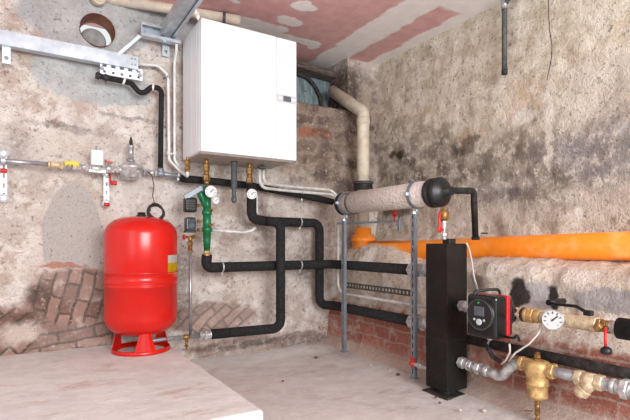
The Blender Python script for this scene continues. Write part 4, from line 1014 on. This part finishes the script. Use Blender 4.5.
# air vent with red lever above the column
vx = at(444, 230, Y=cyp); vx = V((vx.x, cyp, zt_ + .02))
t = thing('air_vent', 'brass automatic air vent with red lever standing on top of the black column', 'air vent', vx)
zz0 = vx.z; ztp = at(443, 209, Y=cyp).z
bm = nb(); steps(bm, vx, (0, 0, 1), [(.02, .012, 'r'), (.02, .016, 'h'), (.05, .012, 'g'), (.012, .015, 'h')]); mesh('stem', bm, 'zinc', t)
bm = nb(); steps(bm, vx + V((0, 0, .10)), (0, 0, 1), [(.010, .018, 'r'), (.045, .026, 'r'), (.008, .022, 'r'), (.012, .008, 'r')]); mesh('float_chamber', bm, 'brass', t)
bm = nb(); q = vx + V((-.040, -.01, .0)); tube(bm, [q + V((.02, 0, .055)), q + V((-.004, 0, .05)), q + V((-.006, 0, .10)), q + V((-.002, 0, .15))], .0065, .02, 10); ring(bm, q + V((0, 0, .055)), (0, 1, 0), .013, .005, 20, 8); mesh('lever', bm, 'red_lever', t)
# fittings on the column's back
for (z, lab) in ((ZA, 'grey threaded fitting where the middle black pipe enters the black column'), (ZB, 'grey threaded fitting where the lower black pipe enters the black column')):
    t = thing('threaded_fitting', lab, 'pipe fitting', (XP, 2.0, z - .03), 'threaded fittings on the column back')
    bm = nb(); steps(bm, (XP - .006, 2.135, z), (0, -1, 0), [(.03, .040, 'h'), (.02, .034, 'g'), (.035, .044, 'h')]); mesh('nut', bm, 'zinc', t)
    bm = nb(); steps(bm, (XP - .006, 2.05, z), (0, -1, 0), [(.02, .034, 'r'), (.04, .042, 'h'), (.095, .032, 'g')]); mesh('nipple', bm, 'zinc', t)
c = at(425, 366, X=1.93); d_ = V((.02, -.3, 0)); c1 = at(412.5, 364, X=1.925)
t = thing('drain_valve', 'small silver drain valve with a red cap low on the left of the black column', 'valve', c1 - V((0, 0, .02)))
y_in = PY0 + PS; zz = c1.z
bm = nb(); steps(bm, (1.93, c1.y, zz), (0, -1, 0), [(.03, .011, 'r'), (.04, .014, 'h'), (.05, .010, 'r'), (.03, .013, 'h'), (max(.02, c1.y - .15 - y_in), .011, 'r')]); mesh('body', bm, 'zinc', t)
bm = nb(); lathe(bm, (1.93, c1.y + .022, zz), (0, -1, 0), [(0, .012), (.012, .018), (.03, .018), (.034, .012)], 14); box(bm, (1.93, c1.y + .005, zz + .012), (.012, .03, .05), None, .004); mesh('cap', bm, 'red_lever', t)

# ------------------------------------------------------------------ pump line
XL, ZU = 1.98, CZ - .333
def yl(px): return at(px, 315, X=XL).y
def yz(px, py, x=XL): return at(px, py, X=x)
t = thing('threaded_fitting', 'silver union between the black column and the red and black pump', 'pipe fitting', (XL, PY0 - .06, ZU - .03))
bm = nb(); steps(bm, (XL, PY0 + .01, ZU), (0, -1, 0), [(.03, .024, 'r')]); mesh('collar', bm, 'black', t)
bm = nb(); steps(bm, (XL, PY0 - .02, ZU), (0, -1, 0), [(.022, .030, 'h'), (.012, .022, 'r'), (.04, .033, 'h'), (.05, .02, 'r')]); mesh('nut', bm, 'zinc', t)
# pump
YPm = 1.455; XF = 1.80
t = thing('circulation_pump', 'black circulation pump with round display face and a bright red band', 'pump', (XL, YPm, ZU - .12))
bm = nb(); lathe(bm, (XF, YPm, ZU), (1, 0, 0), [(0, .064), (.004, .074), (.012, .077), (.03, .077), (.034, .07)], 48); hd = mesh('control_face', bm, 'black', t)
bm = nb(); ring(bm, (XF + .002, YPm, ZU), (1, 0, 0), .069, .0022, 48, 8); mesh('face_rim', bm, 'lead_grey', hd)
bm = nb(); box(bm, (XF - .001, YPm, ZU + .016), (.004, .056, .044), None, .003); mesh('display', bm, 'screen', hd)
bm = nb(); lathe(bm, (XF + .001, YPm, ZU - .034), (-1, 0, 0), [(0, .015), (.005, .015), (.006, .012)], 20); mesh('button', bm, 'grey_plastic', hd)
for dy in (-.027, .027):
    bm = nb(); lathe(bm, (XF + .001, YPm + dy, ZU - .024), (-1, 0, 0), [(0, .006), (.003, .006)], 12); mesh('button', bm, 'grey_plastic', hd)
bm = nb(); box(bm, (XF - .0005, YPm + .004, ZU + .055), (.003, .008, .009), None, .002); mesh('status_mark', bm, 'led', hd)
bm = nb(); box(bm, (XF + .055, YPm + .002, ZU - .010), (.085, .166, .20), None, .018, 4); mesh('housing', bm, 'black_gloss', t)
bm = nb(); box(bm, (XF + .110, YPm + .004, ZU - .014), (.026, .170, .206), None, .010, 3); rb_ = mesh('red_band', bm, 'red_plastic', t)
bm = nb(); box(bm, (XF + .135, YPm + .004, ZU - .012), (.03, .155, .185), None, .02, 3); lathe(bm, (XF + .14, YPm, ZU), (1, 0, 0), [(0, .085), (.02, .078), (.06, .06), (.075, .03)], 32)
lathe(bm, (XL, YPm + .12, ZU), (0, -1, 0), [(0, .034), (.016, .034), (.018, .028), (.08, .045), (.16, .045), (.222, .028), (.224, .034), (.24, .034)], 24); mesh('volute', bm, 'iron', t)
bm = nb(); tube(bm, [(XF + .02, YPm + .05, ZU + .07), (XF + .03, YPm + .045, ZU + .102), (XF + .09, YPm + .02, ZU + .11), (XF + .15, YPm - .0, ZU + .11), (XF + .15, YPm - .0, ZU + .07)], .007, .02, 10); mesh('handle', bm, 'black', t)
bm = nb(); tube(bm, [(XF + .09, YPm - .07, ZU - .10), (XF + .09, YPm - .12, ZU - .10), (XF + .09, YPm - .135, ZU - .075), (XF + .10, YPm - .14, ZU - .11)], .006, .02, 8); mesh('cable_lug', bm, 'black', t)
bm = nb(); steps(bm, (XF + .05, YPm - .02, ZU - .098), (0, 0, -1), [(.022, .012, 'h')]); mesh('cable_gland', bm, 'zinc', t)
# pump outlet
t = thing('brass_union', 'pale brass union right of the pump before the large white dial', 'pipe fitting', (XL, yl(528), ZU - .03))
yy = yl(516.5)
bm = nb(); steps(bm, (XL, yy + .012, ZU), (0, -1, 0), [(.014, .024, 'r'), (.035, .036, 'h'), (.012, .03, 'r')]); mesh('nut', bm, 'brass_pale', t)
bm = nb(); steps(bm, (XL, yy - .045, ZU), (0, -1, 0), [(.02, .034, 'r'), (.03, .037, 'h'), (.03, .03, 'r')]); mesh('body', bm, 'brass_dull', t)
gp = at(552.8, 320, X=1.915)
gauge('thermometer', gp, (-1, -.35, .05), .043, 'large white round dial on the pump outlet pipe', depth=.03)
t = thing('check_valve', 'pale bronze valve body between the large white dial and the red-handled cock', 'valve', (XL, yl(580), ZU - .03))
yy = yl(541)
bm = nb(); steps(bm, (XL, yy, ZU), (0, -1, 0), [(.05, .022, 'r'), (.03, .031, 'h'), (.016, .026, 'r')]); mesh('nut', bm, 'zinc', t)
yy -= .096; yq = yl(598)
bm = nb(); steps(bm, (XL, yy, ZU), (0, -1, 0), [(.02, .032, 'h'), ((yy - yq) - .045, .029, 'g'), (.025, .034, 'h')]); mesh('body', bm, 'brass_pale', t)
t = thing('ball_valve', 'brass cock with a red handle hanging down near the right edge', 'valve', (XL, yl(603), ZU - .12))
bm = nb(); steps(bm, (XL, yl(597.5), ZU), (0, -1, 0), [(.018, .030, 'h'), (.022, .025, 'r'), (.016, .029, 'h')]); steps(bm, (XL - .02, yl(604), ZU), (-1, 0, -.1), [(.02, .014, 'r'), (.014, .018, 'h')]); mesh('body', bm, 'brass', t)
hx = XL - .05; hy = at(605.5, 325, X=hx).y
bm = nb(); tube(bm, [(hx, hy, ZU + .004), (hx - .006, hy - .002, ZU - .04), (hx - .006, hy - .004, ZU - .075)], .0055, .02, 10); hn = mesh('handle', bm, 'red_lever', t)
bm = nb(); lathe(bm, (hx - .006, hy - .004, ZU - .07), (-.0, -.1, -1), [(0, .010), (.008, .02), (.024, .021), (.03, .014)], 16); mesh('grip', bm, 'black', hn)
t = thing('threaded_fitting', 'silver threaded fitting just left of the black pipe end at the right edge', 'pipe fitting', (XL, yl(613), ZU - .03))
bm = nb(); steps(bm, (XL, yl(608.5), ZU), (0, -1, 0), [(.02, .026, 'g'), (.025, .031, 'h'), (.03, .022, 'r')]); mesh('body', bm, 'zinc', t)
ys_ = yl(618.5)
bm = nb(); lathe(bm, (XL, ys_, ZU), (0, -1, 0), [(0, .03), (.002, .042), (.35, .042)], 28)
one('insulated_pipe', bm, 'foam', 'end of a thick black insulated pipe leaving at the right edge after the red-handled cock', 'insulated pipe')

# ------------------------------------------------------------------ return line below
zl0, zl1 = CZ - .635, CZ - .565
t = thing('threaded_fitting', 'row of silver nuts low on the right side of the black column', 'pipe fitting', (XL, PY0 - .1, zl0 - .03))
bm = nb(); steps(bm, (XL, PY0 + .01, zl0), (0, -1, 0), [(.025, .022, 'r')]); mesh('collar', bm, 'black', t)
p0 = V((XL, PY0 - .014, zl0)); dd = V((0, -1, -.06)).normalized()
bm = nb(); e = steps(bm, p0, dd, [(.035, .031, 'h'), (.02, .023, 'r'), (.012, .029, 'r')]); mesh('nut', bm, 'zinc', t)
bm = nb(); e = steps(bm, e, dd, [(.02, .030, 'h'), (.02, .022, 'r'), (.03, .032, 'h')]); mesh('union', bm, 'zinc', t)
bm = nb(); e2 = steps(bm, e, dd, [(.015, .022, 'r'), (.035, .028, 'r')]); mesh('nipple', bm, 'zinc', t)
q0 = V((XL, yz(524, 362).y, zl1 + .004))
bm = nb(); tube(bm, [e2 - dd * .01, e2 + dd * .07 + V((0, 0, -.004)), q0 + V((0, .06, -.02)), q0], .0245, [0, .05, .05, 0], 20); bd = one('bent_pipe', bm, 'zinc', 'silver swan-neck bend joining the low nuts to the brass dirt separator', 'pipe')
yS = at(537.5, 380, X=XL).y
t = thing('dirt_separator', 'tall brass dirt separator with a drain cock at the bottom under the pump line', 'dirt separator', (XL, yS, .05))
zT = at(537, 360, X=XL).z
bm = nb(); zb3 = at(537, 400, X=XL).z
lathe(bm, (XL, yS, zT), (0, 0, -1), [(0, .03), (.006, .05), (.016, .055), (.06, .055), (.066, .049), (.10, .046), (.102, .049), (.11, .049), (.112, .045), (.15, .041), (.152, .044), (.166, .044), (.168, .036), (zT - zb3 - .01, .03), (zT - zb3, .018)], 32); mesh('chamber', bm, 'brass_dull', t)
bm = nb(); steps(bm, (XL, yS + .085, zl1 + .003), (0, -1, 0), [(.02, .035, 'h'), (.03, .03, 'r')]); mesh('port', bm, 'brass_dull', t)
bm = nb(); steps(bm, (XL, yS - .03, zl1), (0, -1, 0), [(.03, .03, 'r'), (.024, .036, 'h')]); mesh('port', bm, 'brass_dull', t)
bm = nb(); steps(bm, (XL, yS, zT - .002), (0, 0, 1), [(.01, .02, 'r'), (.02, .014, 'h'), (.008, .01, 'r')]); mesh('top_screw', bm, 'brass', t)
bm = nb(); steps(bm, (XL, yS, zb3 + .002), (0, 0, -1), [(.02, .014, 'h'), (.03, .010, 'r'), (.018, .015, 'h'), (.02, .009, 'r'), (.02, .012, 'r')]); bar(bm, (XL - .02, yS + .012, zb3 - .05), (XL - .024, yS + .05, zb3 - .058), .008, .005, .001); mesh('drain_cock', bm, 'brass', t)
ya2, yb2 = yz(549, 366).y, yz(577, 378).y
bm = nb(); tube(bm, [(XL, ya2 + .02, zl1), (XL, yb2 - .01, zl1)], .0235, seg=20)
one('steel_pipe', bm, 'steel_pipe', 'short smooth steel pipe between the dirt separator and the bronze strainer', 'pipe')
t = thing('strainer', 'pale bronze Y-shaped strainer on the low line left of the right edge', 'strainer', (XL, yz(590, 385).y, zl1 - .08))
yk = yz(576, 378).y; L = yk - yz(604, 384).y
bm = nb(); steps(bm, (XL, yk, zl1), (0, -1, 0), [(.03, .034, 'h'), (L - .06, .031, 'r'), (.03, .034, 'h')]); mesh('body', bm, 'brass_pale', t)
bm = nb(); steps(bm, (XL - .004, yk - L * .62, zl1), (-.1, .62, -.78), [(.045, .028, 'r'), (.03, .031, 'g'), (.014, .022, 'h')]); mesh('filter_leg', bm, 'brass_pale', t)
t = thing('threaded_fitting', 'large silver union on the low line at the right edge', 'pipe fitting', (XL, yz(615, 388).y, zl1 - .04))
bm = nb(); steps(bm, (XL, yz(603, 384).y, zl1), (0, -1, 0), [(.03, .026, 'g'), (.02, .031, 'r'), (.02, .028, 'r')]); mesh('nipple', bm, 'zinc', t)
bm = nb(); steps(bm, (XL, yz(603, 384).y - .07, zl1), (0, -1, 0), [(.028, .041, 'h'), (.012, .033, 'r'), (.05, .037, 'h'), (.06, .027, 'r')]); mesh('nut', bm, 'zinc', t)
# black pipe on the brick base
bm = nb(); tube(bm, [(2.07, 1.85, CZ - .527), (2.07, .7, CZ - .527)], .0245, seg=20)
one('insulated_pipe', bm, 'foam_dusty', 'black pipe along the red brick base behind the pump lines', 'insulated pipe')
for px, lab in ((487.5, 'pipe clamp on the black pipe right below the pump'), ):
    yy = at(px, 343, X=2.04).y; clamp((2.07, yy, CZ - .527), (0, 1, 0), .026, (1, 0, 0), lab)
bm = nb(); tube(bm, [at(486, 345, X=1.93), at(493, 357, X=1.95), at(500, 361, X=1.99)], .011, .02, 12)
one('grey_hose', bm, 'foam_dusty', 'short dark hose hanging below the pump toward the low silver nuts', 'hose')
# lever on the wall
t = thing('lever_handle', 'black cranked valve lever on the ledge above the large white dial', 'handle', at(570, 307, X=2.12))
bm = nb(); pts = [at(549, 302.5, X=2.13), at(556, 304.2, X=2.12), at(576, 306.2, X=2.10), at(584.5, 311, X=2.08), at(592, 312.5, X=2.06)]
sweep(bm, fillet(pts, .02), .0075, 10); mesh('arm', bm, 'black', t)
bm = nb(); c = at(588.5, 313, X=2.065); box(bm, c, (.03, .035, .024), None, .005); mesh('end_block', bm, 'black', t)
bm = nb(); lathe(bm, at(549.5, 302.5, X=2.13), (1, 0, 0), [(-.01, .014), (.12, .014)], 12); mesh('hub', bm, 'black', t)
# cables
def cable(pts, r, mat, label, bend=.03, name='sensor_cable'):
    bm = nb(); sweep(bm, fillet(pts, bend), r, 10); one(name, bm, mat, label, 'cable')
cable([at(541.5, 324, X=1.95), at(539, 333, X=1.93), at(529, 344, X=1.92), at(515, 353, X=1.92), at(509, 361, X=1.93)], .0045, 'cable_white', 'pale cable curving from the brass union beside the dial down to the swan-neck bend', .05)
cable([at(509.5, 344, X=1.91), at(510, 352, X=1.92), at(506, 360, X=1.93), at(501.5, 364, X=1.945)], .0045, 'cable_white', 'short pale cable from under the pump to the swan-neck bend', .04)
cable([at(466.5, 243, X=2.0), at(469.5, 250, X=2.05), at(472, 262, X=2.07), at(474, 277, X=2.09), at(480, 297, X=2.0)], .004, 'cable_white', 'thin pale cable running down beside the right edge of the black column', .05)
bm = nb(); bar(bm, at(472, 276, X=2.10), at(481, 300, X=1.97), .012, .012, .003)
one('grey_rod', bm, 'cable_grey', 'short grey rod leaning behind the pump beside the black column', 'rod')

# ------------------------------------------------------------------ pieces high on the right wall
t = thing('pipe_stub', 'weathered grey pipe with open lower end hanging high on the right wall', 'pipe', at(504, 74, X=2.56))
bm = nb(); a = at(504.5, 3, X=2.56); tube(bm, [a + V((0, -.10, .03)), a + V((0, -.02, .015)), V((2.56, a.y, a.z - .02)), V((2.56, a.y, at(504, 73, X=2.56).z))], .0165, .03, 16); mesh('pipe', bm, 'lead_grey', t)
bm = nb(); lathe(bm, (2.56, a.y, a.z - .04), (0, 0, 1), [(0, .021), (.06, .021), (.062, .018)], 18); mesh('elbow_collar', bm, 'steel_pipe', t)
bm = nb(); lathe(bm, (2.56, a.y, at(504, 74.5, X=2.56).z), (0, 0, 1), [(0, .019), (.03, .019), (.032, .0165)], 16, True, True); mesh('end_sleeve', bm, 'iron', t)
bm = nb(); sweep(bm, fillet([at(548, -12, X=2.585), at(548.5, 10, X=2.585), at(549.5, 30, X=2.585), at(552, 45, X=2.585), at(551.5, 58, X=2.585), at(547, 80, X=2.585)], .06), .0024, 8)
one('thin_cable', bm, 'wire', 'thin dark wire hanging down the upper right wall', 'cable')
# loose pieces on the ledge and floor
for k, (px, py, s, m, lab) in enumerate(((484.5, 233.2, (.012, .05, .008), 'rubber', 'flat dark scrap lying on top of the mortar above the orange drain'),)):
    bm = nb(); c = at(px, py, X=2.50); box(bm, c, s, None, .003); one('scrap', bm, m, lab, 'scrap')
stone = simple('dark_crumb', (112, 92, 82), .95, 0, .3, 60, .004); pale = simple('pale_crumb', (214, 200, 190), .95, 0, .2, 60, .004)
for k, (px, py, r, m) in enumerate(((316, 357.5, .014, stone), (371.5, 366, .012, pale), (398, 375.5, .013, stone), (497.5, 401, .022, stone), (390, 371, .009, pale), (436, 398.5, .008, stone), (440, 404, .008, stone), (352, 360, .008, stone), (283, 381, .008, stone), (484, 412, .012, pale), (460, 411, .009, pale))):
    c = at(px, py, Z=.012)
    if px > 380: c.z = .03 if px in (497.5,) else .018
    bm = nb(); bmesh.ops.create_icosphere(bm, subdivisions=2, radius=r)
    for v in bm.verts:
        v.co *= 1 + .35 * fbm(v.co + V((k * 3.1, 0, 0)), 60); v.co.z *= .7
        v.co += c
    for f in bm.faces: f.smooth = True
    one('rubble_crumb', bm, m, 'small loose crumb of rubble lying on the lower floor', 'stone', 'crumbs of rubble on the floor')

# ------------------------------------------------------------------ light
w = bpy.data.worlds.new('world'); bpy.context.scene.world = w; w.use_nodes = True
w.node_tree.nodes['Background'].inputs[0].default_value = (.955, .98, 1, 1); w.node_tree.nodes['Background'].inputs[1].default_value = .95
def area(name, loc, target, size, power, col=(1, 1, 1)):
    l = bpy.data.lights.new(name, 'AREA'); l.shape = 'RECTANGLE'; l.size, l.size_y = size; l.energy = power; l.color = col
    o = bpy.data.objects.new(name, l); C.objects.link(o); o.location = loc
    o.rotation_euler = (V(target) - V(loc)).to_track_quat('-Z', 'Y').to_euler(); return o
area('bounce_light', (.7, -2.8, 1.75), (1.4, 3.0, 1.2), (2.4, 1.8), 285, (.96, .985, 1))
area('added_fill_light', (-1.3, .6, 1.6), (1.6, 2.8, 1.2), (1.0, 1.5), 9)  # weak fill lamp added out of view on the left; no doorway there
sc = bpy.context.scene
sc.view_settings.view_transform = 'Standard'; sc.view_settings.look = 'None'; sc.view_settings.gamma = 1; sc.view_settings.exposure = -.08
